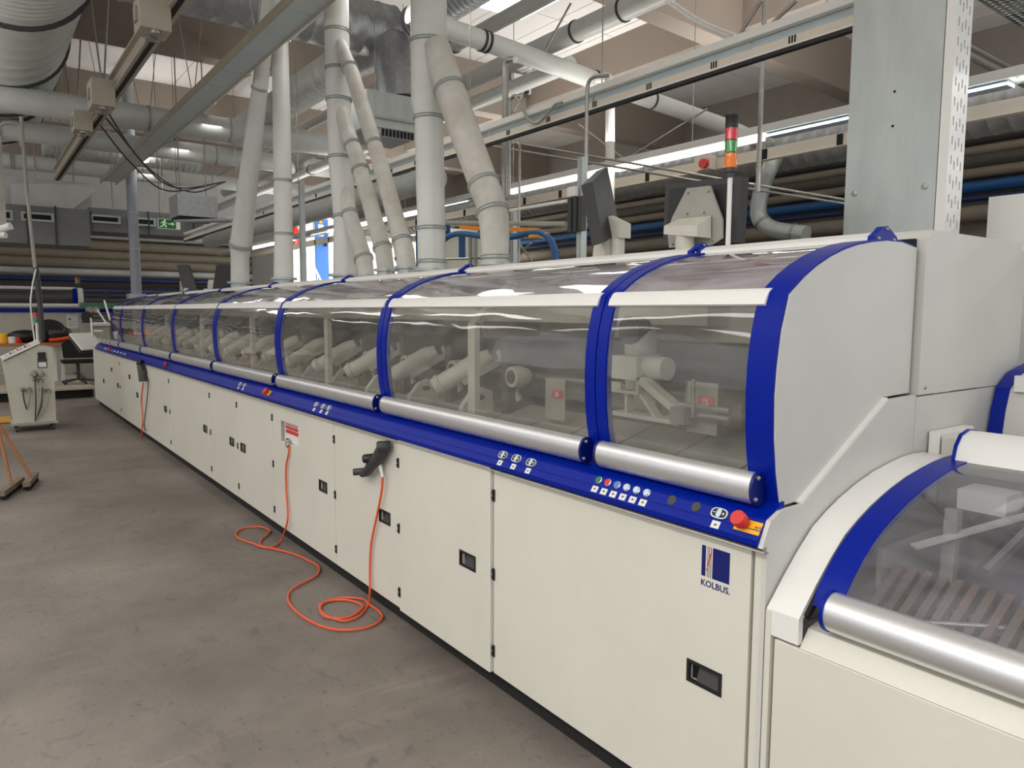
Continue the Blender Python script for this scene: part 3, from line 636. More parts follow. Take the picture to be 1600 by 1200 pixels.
perf(1.555, 3.55, 0.4, CZ, tr)
MB().box(3.56, 3.69, 1.594, 1.599, .4, CZ).build('tray_backing', INDARK, tr, smooth=False)
MB().box(3.56, 3.62, 1.57, 1.594, .5, .6).build('tray_clamp', STEEL, tr, smooth=False)
# overhead tray at upper right corner
t = thing('overhead_perforated_tray', 'grey perforated cable tray overhead in the upper right corner', 'cable tray')
a = at(1530, 0, Z=3.2); d = at(1600, 45, Z=3.2); dd = (d-a).normalized(); sd = Vector((dd.y, -dd.x, 0));
if sd.dot(at(1590, 5, Z=3.2)-a) < 0: sd = -sd
b = MB(); a0 = a-dd*.6; L = 2.2
for i in range(10): b.bar(a0+sd*(.006+.034*i), a0+sd*(.006+.034*i)+dd*L, .018, .003)
for k in range(52):
    q = a0+dd*(k*L/52+.012); b.bar(q, q+sd*.34, .022, .003)
b.bar(a0-sd*.004+Vector((0, 0, .03)), a0-sd*.004+Vector((0, 0, .03))+dd*L, .006, .06)
b.build('perforated_strip', GALV, t, smooth=False)
# ------------------------------------------------------------------ overhead runs
def clamp(p, d, r, parent, m=None, t=.03):
    d = Vector(d).normalized()
    return MB().lathe(p-d*t/2, p+d*t/2, [(0, r), (.15, r+.012), (.35, r+.004), (.65, r+.004), (.85, r+.012), (1, r)], 22).build('clamp_ring', m or STEEL, parent)
def run(name, label, cat, pts, r, m, rings=(), group=None, seg=20, ringm=None):
    o = MB().tube(pts, r, seg).build(name, m); tag(o, label, cat, group)
    P = [Vector(p) for p in pts]; tot = sum((P[i+1]-P[i]).length for i in range(len(P)-1))
    for f in rings:
        s = f*tot
        for i in range(len(P)-1):
            l = (P[i+1]-P[i]).length
            if s <= l:
                rr = r if not isinstance(r, (list, tuple)) else (r[i]+(r[i+1]-r[i])*s/l)
                clamp(P[i].lerp(P[i+1], s/l), P[i+1]-P[i], rr, o, ringm); break
            s -= l
    return o
def alongY(px, Z=None, X=None, y0=0, y1=24, dz=0):
    q = at(px[0], px[1], Z=Z) if Z is not None else at(px[0], px[1], X=X)
    return [(q.x, y0, q.z+dz), (q.x, y1, q.z+dz)]
# vertical suction stacks on the machine (plane x = 2.75)
def pp(l, X=2.78): return [at(x, y, X=X) for x, y in l]
def widths(l, X=2.78):
    out = []
    for x, y, wd in l:
        q = at(x, y, X=X); out.append(wd/2*((q-Vector((0, 0, EYE))).dot(vf))/F)
    return out
def stack(label, l, rings, m=PVC, X=2.78, name='extraction_pipe', base=True, b=.12):
    pts = pp([(x, y) for x, y, _ in l], X); rs = widths(l, X)
    o = run(name, label, 'pipe', pts, rs, m, rings, seg=26, ringm=GALV)
    if base:
        p = pts[0]; MB().lathe((p.x, p.y, p.z-.0), (p.x, p.y, p.z+.02), [(0, rs[0]*1.35), (1, rs[0]*1.35)], 20).build('base_flange', GALV, o)
        MB().cyl((p.x, p.y, 1.862), (p.x, p.y, p.z+.01), rs[0]*1.02, 20).build('base_collar', GALV, o)
    return o
stack('slightly leaning grey extraction pipe, leftmost stack on the machine', [(375, 443, 28), (375, 396, 28), (376, 385, 33), (398, 200, 27), (409, 115, 23), (417, 0, 22), (424, -90, 21)], (.12, .13, .62, .74))
stack('straight grey extraction pipe just right of the leaning one', [(443, 437, 30), (443, 368, 28), (440, 180, 27), (437, 50, 25), (435, -100, 25)], (.14, .3, .75))
stack('thick grey extraction stack feeding three slanted branch pipes', [(541, 432, 40), (539, 345, 35), (532, 250, 37), (526, 45, 38), (524, -100, 38)], (.18, .36, .53, .62, .73))
stack('dusty slanted branch pipe, lowest of the three', [(573, 432, 24), (569, 407, 27), (546, 334, 24), (538, 295, 23)], (.18, .72), DUSTY)
stack('dusty slanted branch pipe, middle of the three', [(603, 424, 27), (599, 392, 27), (556, 240, 24), (545, 212, 24), (532, 168, 22)], (.12, .58, .74), DUSTY)
stack('dusty slanted branch pipe, longest of the three', [(636, 420, 29), (633, 393, 29), (591, 245, 25), (550, 115, 23), (531, 68, 20)], (.1, .5, .86), DUSTY)
stack('thickest pale vertical extraction pipe in the centre', [(675, 424, 44), (674, 362, 44), (670, 180, 45), (670, 165, 55), (670, 40, 57), (669, -110, 57)], (.03, .13, .46, .68))
stack('big dusty slanted extraction pipe bending down beside the central one', [(774, 415, 42), (773, 362, 46), (772, 342, 48), (766, 316, 47), (738, 240, 47), (706, 150, 48), (690, 100, 46), (682, 70, 40)], (.03, .2, .32, .78), DUSTY)
# second line of thinner pipes behind
stack('thin pale pipe behind the slanted branches', [(632, 430, 18), (612, 340, 14), (604, 300, 14)], (.2,), PVC, X=3.6, base=False)
# pipe with vertical drop
o = run('ventilation_pipe', 'white pipe crossing overhead from the centre to the right, with black seal rings', 'pipe', [at(640, 20, Y=6.5), at(700, 45, Y=6.5), at(840, 93, Y=6.5), at(950, 133, Y=6.5), at(1130, 196, Y=6.5), at(1215, 232, Y=6.5)], .10, PVC, (.14, .15, .4, .56, .93), seg=24, ringm=CHAR)
q = at(954, 118, Y=6.2); run('drop_pipe', 'slim white vertical drop pipe with rounded elbow behind the monitors', 'pipe', bend([(q.x-.0, 6.5, q.z+.02), (q.x, 6.2, q.z), (q.x, 6.15, 1.0)], .12), .052, WHITEP, (.12,), seg=18)
for lab, px, Z, r, y0, y1, rg in (('white overhead pipe running away above the centre, black seal rings', (860, 68), 4.7, .11, 2, 20, (.2, .24, .5)),
                              ('upper white overhead pipe near the skylight', (790, 28), 5.2, .09, 3, 22, (.3, .5)),
                              ('grey overhead pipe behind the branch stacks', (745, 160), 4.42, .09, 6.5, 22, (.3, .5))):
    run('ventilation_pipe', lab, 'pipe', alongY(px, Z=Z, y0=y0, y1=y1), r, PVC, rg, seg=20, ringm=CHAR)
run('ventilation_pipe', 'grey pipe slanting away towards the far left beams', 'pipe', alongY((360, 118), Z=5.0, y0=8, y1=15.5), .15, DUCT, (.15, .35, .6, .7), seg=20, ringm=GALVD)
q1, q2, q3 = at(0, 152, Z=4.6), at(0, 201, Z=4.6), at(0, 250, Z=4.6)
for q, r, lab, x1 in ((q1, .19, 'highest of three grey pipes crossing the upper left', 6.0), (q2, .17, 'middle of three grey pipes crossing the upper left', 6.5), (q3, .15, 'lowest of three grey pipes crossing the upper left', 7.5)):
    run('crossing_pipe', lab, 'pipe', [(-2, q.y, q.z), (x1, q.y-.05*0, q.z)], r, DUCT, (.3, .305, .55, .7), seg=20, ringm=GALV)
# spiral ducts
def spiral(name, label, a, b, r, m=GALVD, pitch=.13, seg=26, h=.008, parts=()):
    a = Vector(a); b = Vector(b); L = (b-a).length; n = int(L/pitch); prof = []
    for k in range(n):
        t = k/n; e = 1/n; prof += [(t, r), (t+e*.80, r), (t+e*.86, r+h), (t+e*.94, r+h)]
    prof.append((1, r)); o = MB().lathe(a, b, prof, seg).build(name, m); tag(o, label, 'duct'); return o
big = spiral('main_air_duct', 'huge grey corrugated air duct in the top left corner', (.55, 4.5, 5.55), (.55, 17.3, 5.55), .81, DUCT, pitch=.42, seg=44, h=.012)
for yy in (8.3, 12.8, 15.2):
    b = MB(); 
    for k in range(11): b.lathe((.55, yy+k*.13, 5.55), (.55, yy+k*.13+.1, 5.55), [(0, .81), (.2, .845), (.8, .845), (1, .81)], 44, caps=False)
    b.build('bellows_section', DUCT, big)
    for y2 in (yy-.2, yy+1.65): MB().lathe((.55, y2, 5.55), (.55, y2+.03, 5.55), [(0, .82), (1, .86)], 44).build('black_band', CHAR, big)
g = at(300, 12, Y=8.9)
sp = spiral('spiral_duct', 'galvanised spiral duct crossing the top left of the hall', (g.x-2, 8.9, g.z+.25), (at(600, 12, Y=8.9).x+.1, 8.9, g.z+.25), .33, GALVD, pitch=.22)
t = thing('diffuser_box', 'galvanised air diffuser box hanging from the duct elbow in the centre', 'diffuser')
q = at(465, 148, Z=5.08); a = at(575, 138, Y=8.5); MB().tube(bend([(q.x, 9.6, q.z), (q.x+.1, 8.7, q.z), (q.x+.15, 8.6, a.z-.05)], .4, 6), .27, 24).build('elbow', GALVD, t)
a, c = at(573, 138, Y=8.3), at(650, 208, Y=8.3)
MB().box(a.x, c.x+.1, 8.3, 8.9, c.z, a.z).build('box_body', GALV, t, smooth=False)
MB().prism([(a.x+.1, c.z), (c.x+.05, c.z), (c.x-.05, c.z-.1), (a.x+.2, c.z-.1)], 8.32, 8.88).build('box_skirt', GALVD, t, smooth=False)
for k in range(9): MB().box(a.x+.2+k*.05, a.x+.225+k*.05, 8.30, 8.32, c.z-.09, c.z-.01).build('grille_slat', DARK, t, smooth=False)
MB().box(a.x-.05, c.x+.12, 8.26, 8.3, c.z+.10, c.z+.13).build('box_rail', STEEL, t, smooth=False)
q = at(465, 148, Z=5.08); spiral('flexible_duct', 'ribbed flexible duct running back behind the straight pipes', (q.x, 9.65, q.z), (q.x, 15, q.z), .24, DUCT, pitch=.09, h=.02)
q = at(690, 10, Z=5.3); spiral('flexible_duct', 'dark ribbed flexible duct at the top centre', (q.x, 3.5, q.z), (q.x, 8.6, q.z), .2, GALVD, pitch=.09, h=.018)
q = at(1560, 170, Z=3.9); spiral('spiral_duct', 'long galvanised spiral duct beneath the lit lamp row on the right', (q.x, 0, q.z), (q.x, 20, q.z), .27, GALVD, pitch=.2)
q = at(560, 312, Z=3.5); spiral('spiral_duct', 'pale duct running behind the slanted branches towards the blue door', (q.x, 9, q.z), (q.x, 20.98, q.z), .17, DUCT, pitch=.6)
q = at(200, 235, Y=18.5); spiral('flexible_duct', 'grey flexible duct crossing behind the three pipes at upper left', (q.x-1.6, 18.5, q.z), (q.x+1.5, 18.5, q.z), .33, DUCT, pitch=.12, h=.015)
q = at(1185, 340, X=6.5)
run('duct_drop', 'silver curved duct drop behind the signal tower', 'duct', smooth_path([at(1212, 245, X=9), at(1203, 262, X=8.8), at(1192, 290, X=8.8), at(1185, 325, X=8.8), at(1190, 346, X=8.8), at(1212, 359, X=8.8), at(1260, 366, X=8.8)], 5), .11, GALV, (.3, .6, .9), seg=18)
# light trunks
def trunk(label, X, rows, y0, y1, hang=True, name='light_trunk'):
    t = thing(name, label, 'trunking')
    for nm, ya, yb_, x0, x1, m in rows:
        za, zb_ = at(1200, ya, X=X).z, at(1200, yb_, X=X).z
        MB().box(X+x0, X+x1, y0, y1, zb_, za).build(nm, m, t, smooth=False)
    return t
tA = trunk('cream cable trunking with grey louvres and black rail, crossing the upper right', 3.9, [('top_channel', 40, 53, -.03, .05, WHITEP), ('cable_duct', 71, 83, -.03, .04, TRUNK), ('lower_channel', 84, 87, -.04, .03, WHITEP), ('black_rail', 88, 93, -.04, .0, BLACK)], 1.5, 17.3)
z1, z2 = at(1200, 54, X=3.9).z, at(1200, 70, X=3.9).z
for k in range(11):
    MB().prism([(3.90, z2), (3.91, z2), (3.93, z1), (3.92, z1)], 1.5+k*1.4, 1.5+k*1.4+1.37).build('louvre_panel', LGREY, tA, smooth=False)
zc = at(1200, 77, X=3.9).z
for k in range(22):
    y = 2.0+k*.55
    for j in range(3): MB().box(3.866, 3.871, y+j*.018, y+j*.018+.008, zc-.02, zc+.02).build('duct_slot', DARK, tA, smooth=False)
for y in (2.4, 4.2, 6.0, 8.0, 10.5, 13.5): MB().cyl((3.92, y, z1+.04), (3.92, y, CZ), .005, 6).build('hanger_rod', STEEL, tA)
tB = trunk('long lit lamp trunking with white reflector on the right', 5.9, [('reflector', 198, 210, -.1, .12, WHITEP)], 0, 22)
zt = at(1200, 211, X=5.9).z
b = MB(); y = .2
while y < 21:
    MB().box(5.84, 5.96, y, y+1.9, zt-.03, zt+.0).build('lamp_tube', TUBE if int(y*10) % 3 != 1 else PALE, tB, smooth=False); y += 2.0
for y in (2, 5, 8, 11, 15): MB().cyl((5.9, y, zt+.05), (5.9, y, CZ), .005, 6).build('hanger_rod', STEEL, tB)
tC = trunk('cream cable trunking below the spiral duct on the right', 6.6, [('cable_duct', 232, 250, -.03, .04, TRUNK)], 0, 22)
zc = at(1200, 241, X=6.6).z
for k in range(24): MB().box(6.565, 6.57, .6+k*.8, .66+k*.8, zc-.05, zc+.05).build('duct_slot', DARK, tC, smooth=False)
# louvre tray D at left
tD = thing('louvred_lamp_track', 'pale blue-grey louvred track crossing diagonally through the upper left', 'trunking')
a, c = at(392, 142, Z=4.2), at(425, 150, Z=4.2); xa = a.x; xb = at(420, 152, Z=4.2).x+.02
xa, xb = 2.28, 2.55
for k in range(22):
    MB().box(xa+.01, xb-.01, 2.5+k*.65, 2.5+k*.65+.635, 4.2, 4.22).build('louvre_panel', LGREY, tD, smooth=False)
MB().box(xa-.01, xa+.01, 2.5, 17.0, 4.18, 4.26).box(xb-.01, xb+.01, 2.5, 17.0, 4.18, 4.26).build('track_edge', CRANE, tD, smooth=False)
for y in (4, 7.5, 10, 13, 16): MB().cyl(((xa+xb)/2, y, 4.26), ((xa+xb)/2+.3, y, CZ), .006, 6).cyl(((xa+xb)/2, y, 4.26), ((xa+xb)/2-.35, y, CZ), .006, 6).build('hanger_rods', STEEL, tD)
# crane rail
tR = thing('crane_rail', 'cream overhead crane rail with dark slot running down the upper left', 'rail')
b = MB(); b.box(1.50, 1.62, 3, 17.2, 4.2, 4.22); b.box(1.55, 1.57, 3, 17.2, 4.2, 4.42); b.box(1.50, 1.62, 3, 17.2, 4.4, 4.42); b.build('i_beam', CRANE, tR, smooth=False)
MB().box(1.535, 1.575, 3, 17.2, 4.185, 4.198).build('conductor_slot', DARK, tR, smooth=False)
for y in (5, 8, 11, 14, 17):
    MB().cyl((1.56, y, 4.42), (1.75, y, CZ), .012, 6).cyl((1.56, y, 4.42), (1.38, y, CZ), .012, 6).build('hanger_rods', STEEL, tR)
for nm, px, sx, sy, sz, lab in (('rail_junction_box', (238, 28), .24, .28, .26, 'cream bolted junction box on the crane rail near the top'), ('rail_trolley', (158, 150), .24, .4, .3, 'cream trolley block on the crane rail above the middle pipe'), ('rail_trolley', (128, 192), .22, .34, .26, 'smaller cream trolley block lower along the crane rail')):
    q = at(px[0], px[1], X=1.4); t = thing(nm, lab, 'trolley')
    MB().box(1.4-sx/2, 1.4+sx/2, q.y-sy/2, q.y+sy/2, q.z-sz/2, q.z+sz/2).build('block', CRANE, t, smooth=False)
    for dy in (-.3, .3): MB().cyl((1.4, q.y+dy*sy, q.z-sz/2-.03), (1.4, q.y+dy*sy, q.z-sz/2), .05, 12).build('bolt', STEEL, t)
    MB().box(1.38-sx/2, 1.4-sx/2, q.y-.05, q.y+.05, q.z-.06, q.z+.06).build('cover_plate', GREY, t, smooth=False)
# drooping cables from trolley
for k, (c0, c1, c2, c3) in enumerate((((165, 170), (215, 245), (270, 292), (350, 285)), ((160, 178), (240, 270), (300, 300), (352, 284)), ((152, 190), (205, 255), (262, 298), (350, 284)))):
    pts = smooth_path([at(*c0, Y=12), at(*c1, Y=12.3), at(*c2, Y=12.6), at(*c3, Y=13)], 8)
    o = MB().tube(pts, .012, 6).build('drooping_cable', CHAR); tag(o, ('upper', 'middle', 'lower')[k]+' of three black cables drooping from the crane trolley', 'cable')
# conduits
def rod(label, pts, r, m=STEEL, name='conduit', cat='conduit'):
    o = MB().tube(pts, r, 10).build(name, m); return tag(o, label, cat)
X0 = 4.4
rod('thick vertical conduit with curved top left of the blue hose', bend([at(805, 93, X=X0), at(790, 93, X=X0), at(788, 310, X=X0)], .15), .032)
rod('thinner vertical conduit with curved top beside the thick one', bend([at(815, 150, X=X0), at(797, 150, X=X0), at(795, 305, X=X0)], .12), .018)
rod('conduit with curved top in front of the slim drop pipe', bend([at(950, 118, X=3.7), at(918, 120, X=3.7), at(914, 320, X=3.7)], .15), .014)
rod('hooked thin conduit reaching down behind the machine', bend([at(800, 225, X=4.2), at(812, 222, X=4.2), at(811, 410, X=4.2)], .06), .012)
rod('upper of two thin conduits crossing in front of the lamp row', [at(800, 222, X=4.9), at(1100, 275, X=5.9), at(1320, 312, X=6.8)], .012)
rod('lower of two thin conduits crossing in front of the lamp row', [at(770, 228, X=4.9), at(1080, 281, X=5.9), at(1320, 318, X=6.8)], .012)
rod('tall thin pale conduit right of the signal tower', [(at(1193, 95, X=5.2).x, at(1193, 95, X=5.2).y, CZ), at(1184, 300, X=5.2)], .02)
for k, (p1, p2, lab) in enumerate((((1500, 65), (1600, 118), 'upper'), ((1500, 80), (1600, 132), 'lower'))):
    rod(lab+' of two pipes crossing right of the column', [at(*p1, Y=3), at(*p2, Y=3)]+[at(1700, p2[1]+52, Y=3)], .02 if k == 0 else .03)
o = MB().tube(smooth_path([at(805, 150, X=3.85), at(815, 165, X=3.85), at(825, 186, X=3.85), at(840, 192, X=3.85), at(855, 178, X=3.85), at(868, 163, X=3.85), at(878, 160, X=3.85)], 5), .011, 8).build('sagging_cable', GREY); tag(o, 'grey cable looping down over the cream trunking', 'cable')
for k, (p1, p2, lab) in enumerate((((1047, 0), (1150, 55), 'upper'), ((1040, 2), (1140, 57), 'lower'))):
    o = MB().tube(smooth_path([at(*p1, X=4.1), at((p1[0]+p2[0])/2, (p1[1]+p2[1])/2+6, X=4.1), at(*p2, X=4.1)], 6), .010, 6).build('white_cable', WHITEP); tag(o, lab+' of two white cables stretched to the trunking at upper right', 'cable')
# diagonal braces above lamp row
for p1, p2, X_, lab in (((1105, 170), (980, 248), 7.5, 'thin diagonal brace rising right from the lamp row'), ((905, 195), (975, 248), 7.5, 'thin diagonal brace rising left from the lamp row'), ((838, 100), (800, 180), 6, 'diagonal brace below the white crossing pipe'), ((892, 5), (852, 78), 5, 'diagonal hanger above the white crossing pipe'), ((1190, 0), (1155, 55), 4, 'diagonal hanger above the cream trunking at upper right'), ((1245, 0), (1203, 40), 4, 'right-hand diagonal hanger above the cream trunking')):
    rod(lab, [at(*p1, X=X_), at(*p2, X=X_)], .012, name='brace_rod', cat='brace')
# ------------------------------------------------------------------ things on and behind the machine
# monitor seen edge-on
def slab(o4, th, m, name, parent):
    a, b_, c, d = [Vector(p) for p in o4]; n = (b_-a).cross(d-a).normalized()*th
    return MB().add([a, b_, c, d, a+n, b_+n, c+n, d+n], [(0, 1, 2, 3), (7, 6, 5, 4), (0, 4, 5, 1), (1, 5, 6, 2), (2, 6, 7, 3), (3, 7, 4, 0)]).build(name, m, parent, smooth=False)
mo = thing('monitor', 'black monitor seen nearly edge-on on a cream bracket above the machine', 'monitor')
TL, TR = at(908, 290, X=2.75), at(932, 267, X=3.0); BL, BR = at(925, 385, X=2.75), at(952, 368, X=3.0)
hh = .0
slab([TL, TR, BR, BL], -.07, BLACK, 'casing', mo)
scr = slab([TL.lerp(BR, .06), TR.lerp(BL, .06), BR.lerp(TL, .06), BL.lerp(TR, .1)], .004, CHAR, 'screen', mo)
q = at(952, 350, X=2.95)
MB().prism([(q.y+.02, q.z+.06), (q.y-.14, q.z-.01), (q.y-.14, q.z-.09), (q.y+.02, q.z-.06)], 2.9, 2.98, 'x').build('bracket', CAST, mo, smooth=False)
MB().prism([(q.y+.05, 1.87), (q.y+.02, q.z-.06), (q.y-.06, q.z-.04), (q.y-.06, 1.87)], 2.86, 2.94, 'x').build('bracket_foot', CAST, mo, smooth=False)
MB().cyl((2.94, q.y-.08, 1.862), (2.94, q.y-.08, q.z-.06), .04).build('post', BEIGE2, mo)
# control panel seen from behind
cp = thing('control_panel', 'dark control panel seen from behind on a grey mounting plate', 'control panel')
XP = 2.95
A_, B_, C_, D_ = at(1040, 288, X=XP), at(1158, 275, X=XP), at(1152, 378, X=XP), at(1036, 376, X=XP)
slab([A_, B_, C_, D_], .06, CHAR, 'housing', cp)
def lerp4(u, v): return A_.lerp(B_, u).lerp(D_.lerp(C_, u), v)
slab([lerp4(.08, .1)-Vector((.012, 0, 0)), lerp4(.9, .1)-Vector((.012, 0, 0)), lerp4(.9, .92)-Vector((.012, 0, 0)), lerp4(.06, .92)-Vector((.012, 0, 0))], .02, mat('dark_rubber_back', (42, 42, 44), .6), 'back_cover', cp)
pl = [at(x, y, X=XP-.06) for x, y in ((1073, 294), (1109, 290), (1128, 342), (1128, 372), (1110, 383), (1045, 387), (1043, 362), (1050, 340))]
b = MB(); n = len(pl); b.add([p for p in pl]+[p+Vector((.012, 0, 0)) for p in pl], [tuple(range(n)), tuple(range(2*n-1, n-1, -1))]+[(i, (i+1) % n, (i+1) % n+n, i+n) for i in range(n)]).build('mounting_plate', GREY, cp, smooth=False)
for x, y_ in ((1075, 302), (1107, 299), (1074, 334), (1100, 332), (1051, 382), (1112, 377)):
    q = at(x, y_, X=XP-.062); MB().lathe(q, q-Vector((.008, 0, 0)), [(0, .007), (1, .004)], 8).build('bolt', STEEL, cp)
c0 = [at(x, y, X=XP-.07) for x, y in ((1060, 342), (1111, 337), (1111, 372), (1058, 368))]
n_ = Vector((-.10, 0, 0))
MB().add([c0[0], c0[1], c0[2], c0[3], c0[0].lerp(c0[3], .5)+n_, c0[1].lerp(c0[2], .5)+n_, c0[2]+n_, c0[3]+n_], [(0, 1, 2, 3), (7, 6, 5, 4), (0, 4, 5, 1), (1, 5, 6, 2), (2, 6, 7, 3), (3, 7, 4, 0)]).build('hinge_cover', CAST, cp, smooth=False)
q = at(1070, 380, X=XP-.12); MB().cyl((q.x, q.y, 1.862), (q.x, q.y, at(1070, 368, X=XP-.12).z), .045, 20).build('swivel_post', CAST, cp)
# signal tower
sg = thing('signal_tower', 'stacked signal lamp tower, red over green over orange, on a pale pole', 'signal light')
q = at(1141, 270, X=2.72); gx, gy = q.x, q.y
def gz(y): return at(1144, y, X=2.72).z
MB().cyl((gx, gy, 1.86), (gx, gy, gz(276)), .011, 12).build('pole', WHITEP, sg)
R_ = .0275
MB().lathe((gx, gy, gz(277)), (gx, gy, gz(262)), [(0, .018), (.5, .018), (.55, R_), (1, R_)], 20).build('base_socket', CHAR, sg)
for ya, yb_, m, nm in ((262, 240, lens_mat('orange_lens', (236, 120, 24)), 'orange_lens'), (239, 220, lens_mat('green_lens', (40, 140, 60)), 'green_lens'), (219, 201, lens_mat('red_lens', (205, 26, 44)), 'red_lens')):
    z0, z1 = gz(ya), gz(yb_); MB().lathe((gx, gy, z0), (gx, gy, z1), [(0, R_*1.03), (.04, R_*.97), (.93, R_*.97), (.94, R_*1.03), (1, R_*1.03)], 20).build(nm, m, sg)
MB().lathe((gx, gy, gz(201)), (gx, gy, gz(178)), [(0, R_), (.75, R_), (.78, R_*1.05), (.95, R_*1.05), (1, R_*.8)], 20).build('buzzer_cap', BLACK, sg)
# aluminium posts
def post(label, px, X, top, w=.05, bot=.98, d=.05):
    q = at(px, top, X=X); o = MB().box(X, X+w, q.y-d/2, q.y+d/2, bot, q.z).box(X-.003, X, q.y-d*.2, q.y-d*.1, bot, q.z-.02).build('aluminium_post', GALV, smooth=False); return tag(o, label, 'post')
post('aluminium post beside the edge-on monitor', 906, 3.45, 245, .05, 0)
post('aluminium post left of the thick extraction stack', 467, 3.4, 282, .06, 0, .06)
post('slim aluminium post behind the big slanted pipe', 800, 4.4, 330, .05, 0)
t = thing('sensor_cabinet', 'small black extrusion box clamped to the post beside the monitor', 'cabinet'); a, c = at(887, 310, X=3.4), at(909, 360, X=3.4)
MB().box(3.4, 3.44, c.y, a.y, c.z, a.z).build('extrusion', CHAR, t, smooth=False)
for f in (.3, .65): MB().box(3.392, 3.4, c.y+(a.y-c.y)*f, c.y+(a.y-c.y)*(f+.12), c.z, a.z).build('extrusion_rib', BLACK, t, smooth=False)
a, c = at(888, 293, X=3.42), at(900, 306, X=3.42); MB().box(3.41, 3.44, c.y, a.y, c.z, a.z).build('number_tag', LABEL, t, smooth=False)
MB().cyl(at(795, 329, X=3.43), at(886, 314, X=3.43), .012, 8).build('cross_rod', WHITEP, t); MB().cyl(at(690, 348, X=3.43), at(884, 350, X=3.43), .018, 8).build('cross_bar', GREY, t)
# orange girder and blue hose
og = tag(MB().bar(at(720, 355, X=4.0), at(842, 360, X=4.0), .04, .035).build('orange_girder', ORB, smooth=False), 'short orange girder carrying the blue hose behind the machine', 'girder')
for x in (706, 842):
    q = at(x, 368, X=4.0); MB().box(3.98, 4.02, q.y-.12, q.y+.12, q.z-.01, q.z+.015).build('hose_saddle', YEL, og, smooth=False)
o = MB().tube(smooth_path([at(690, 380, X=4.0), at(700, 370, X=4.0), at(720, 365, X=4.0), at(760, 370, X=4.0), at(800, 370, X=4.0), at(825, 364, X=4.0), at(845, 364, X=4.0), at(860, 375, X=4.0), at(867, 395, X=4.0), at(868, 430, X=4.0), Vector((4.0, at(868, 430, X=4.0).y, .05))], 5), .028, 12).build('blue_hose', BPIPE); tag(o, 'thick blue hose draped over the orange girder', 'hose')
# background white tank and shelves
t = thing('white_tank', 'cream-white bin with a blue stripe far behind the central pipe', 'tank'); a, c = at(690, 368, X=8), at(728, 402, X=8)
MB().box(8, 8.8, c.y, a.y, .4, a.z).build('tank_body', mat('cream_white', (238, 240, 222), .5), t, smooth=False); MB().box(7.99, 8, c.y+.02, c.y+.25, c.z, a.z).build('blue_stripe', BPIPE, t, smooth=False)
MB().box(8.05, 8.75, c.y+.05, a.y-.05, 0, .4).build('tank_base', DARK, t, smooth=False)
t = thing('blue_storage_rack', 'blue steel rack with white shelves behind the central pipe', 'rack'); a, c = at(625, 340, X=7.5), at(652, 430, X=7.5)
for yy in (c.y, a.y): MB().box(7.5, 7.6, yy-.05, yy+.05, 0, a.z).build('upright', BPIPE, t, smooth=False)
for f in (0, .3, .55, .8): MB().box(7.5, 8.3, c.y, a.y, 1.2+(a.z-1.2)*f, 1.26+(a.z-1.2)*f).build('shelf', WHITEP if f else BPIPE, t, smooth=False)
MB().box(7.7, 8.2, c.y+.1, a.y-.1, 1.26, 1.26+(a.z-1.2)*.28).build('stored_crate', BLUEDOOR, t, smooth=False); MB().box(8.25, 8.3, c.y, a.y, 0, a.z).build('back_panel', BPIPE, t, smooth=False)
t = thing('equipment_frame', 'grey steel frame with braces behind the blue hose', 'frame')
for x in (735, 743, 800): MB().cyl(at(x, 365, X=6), (6, at(x, 365, X=6).y, 0), .03, 8).build('frame_post', GREY, t)
for p1, p2 in (((803, 370), (832, 408)), ((830, 380), (800, 408)), ((690, 405), (800, 402)), ((800, 372), (850, 372))): MB().cyl(at(*p1, X=6), at(*p2, X=6), .016, 6).build('frame_brace', STEEL, t)
# far monitors on the machine
for (p, lab, s) in (((276, 414), 'dark angled monitor with cream bracket at the far end of the machine', -1), ((338, 414), 'second far dark monitor facing away, nearer the leaning pipe', 1)):
    t = thing('monitor', lab, 'monitor'); X_ = 2.7
    tp = at(p[0], p[1], X=X_); bt = at(p[0]+(10 if s < 0 else -6), 452, X=X_)
    slab([tp, tp+Vector((.12, -.22*1, 0)), Vector((bt.x+.12, bt.y-.22, bt.z)), bt], .05, CHAR, 'casing', t)
    q = at(p[0]+(16 if s < 0 else -14), 440, X=X_+.05); MB().prism([(q.y+.25*s*-1, q.z+.02), (q.y-.2*-s*-1, q.z-.06), (q.y-.2*-s*-1, q.z-.14), (q.y+.25*s*-1, q.z-.14)], X_, X_+.1, 'x').build('bracket', CAST, t, smooth=False)
    MB().cyl((X_+.05, q.y, 1.862), (X_+.05, q.y, q.z-.1), .05).build('post', CAST, t)
# ------------------------------------------------------------------ pendant remote and cables
rc = thing('pendant_remote', 'black hand-held pendant remote clipped to the fourth cabinet door', 'remote control')
def rp(x, y, X=1.70): return at(x, y, X=X)
b = MB()
P_ = [rp(597, 697), rp(590, 716), rp(580, 730), rp(570, 742)]
MB().tube([rp(599, 694), rp(596, 706), rp(589, 718), rp(581, 726), rp(574, 737), rp(566, 741)], [.026, .036, .034, .030, .026, .018], 14).build('grip_body', CHAR, rc)
MB().lathe(rp(600, 697)+Vector((-.035, .01, 0)), rp(600, 697)+Vector((.03, -.012, 0)), [(0, .024), (.1, .028), (.9, .028), (1, .024)], 16).build('head', CHAR, rc)
MB().lathe(rp(582, 716)+Vector((-.05, .012, 0)), rp(582, 716)+Vector((.02, -.0, 0)), [(0, .018), (.1, .024), (1, .026)], 16).build('knob', BLACK, rc)
MB().lathe(rp(562, 737)+Vector((-.035, .01, 0)), rp(565, 737)+Vector((.03, 0, 0)), [(0, .017), (.1, .02), (1, .02)], 14).build('foot_knob', CHAR, rc)
s0, s1 = rp(593, 723, 1.715), rp(598, 746, 1.715)
prof = []
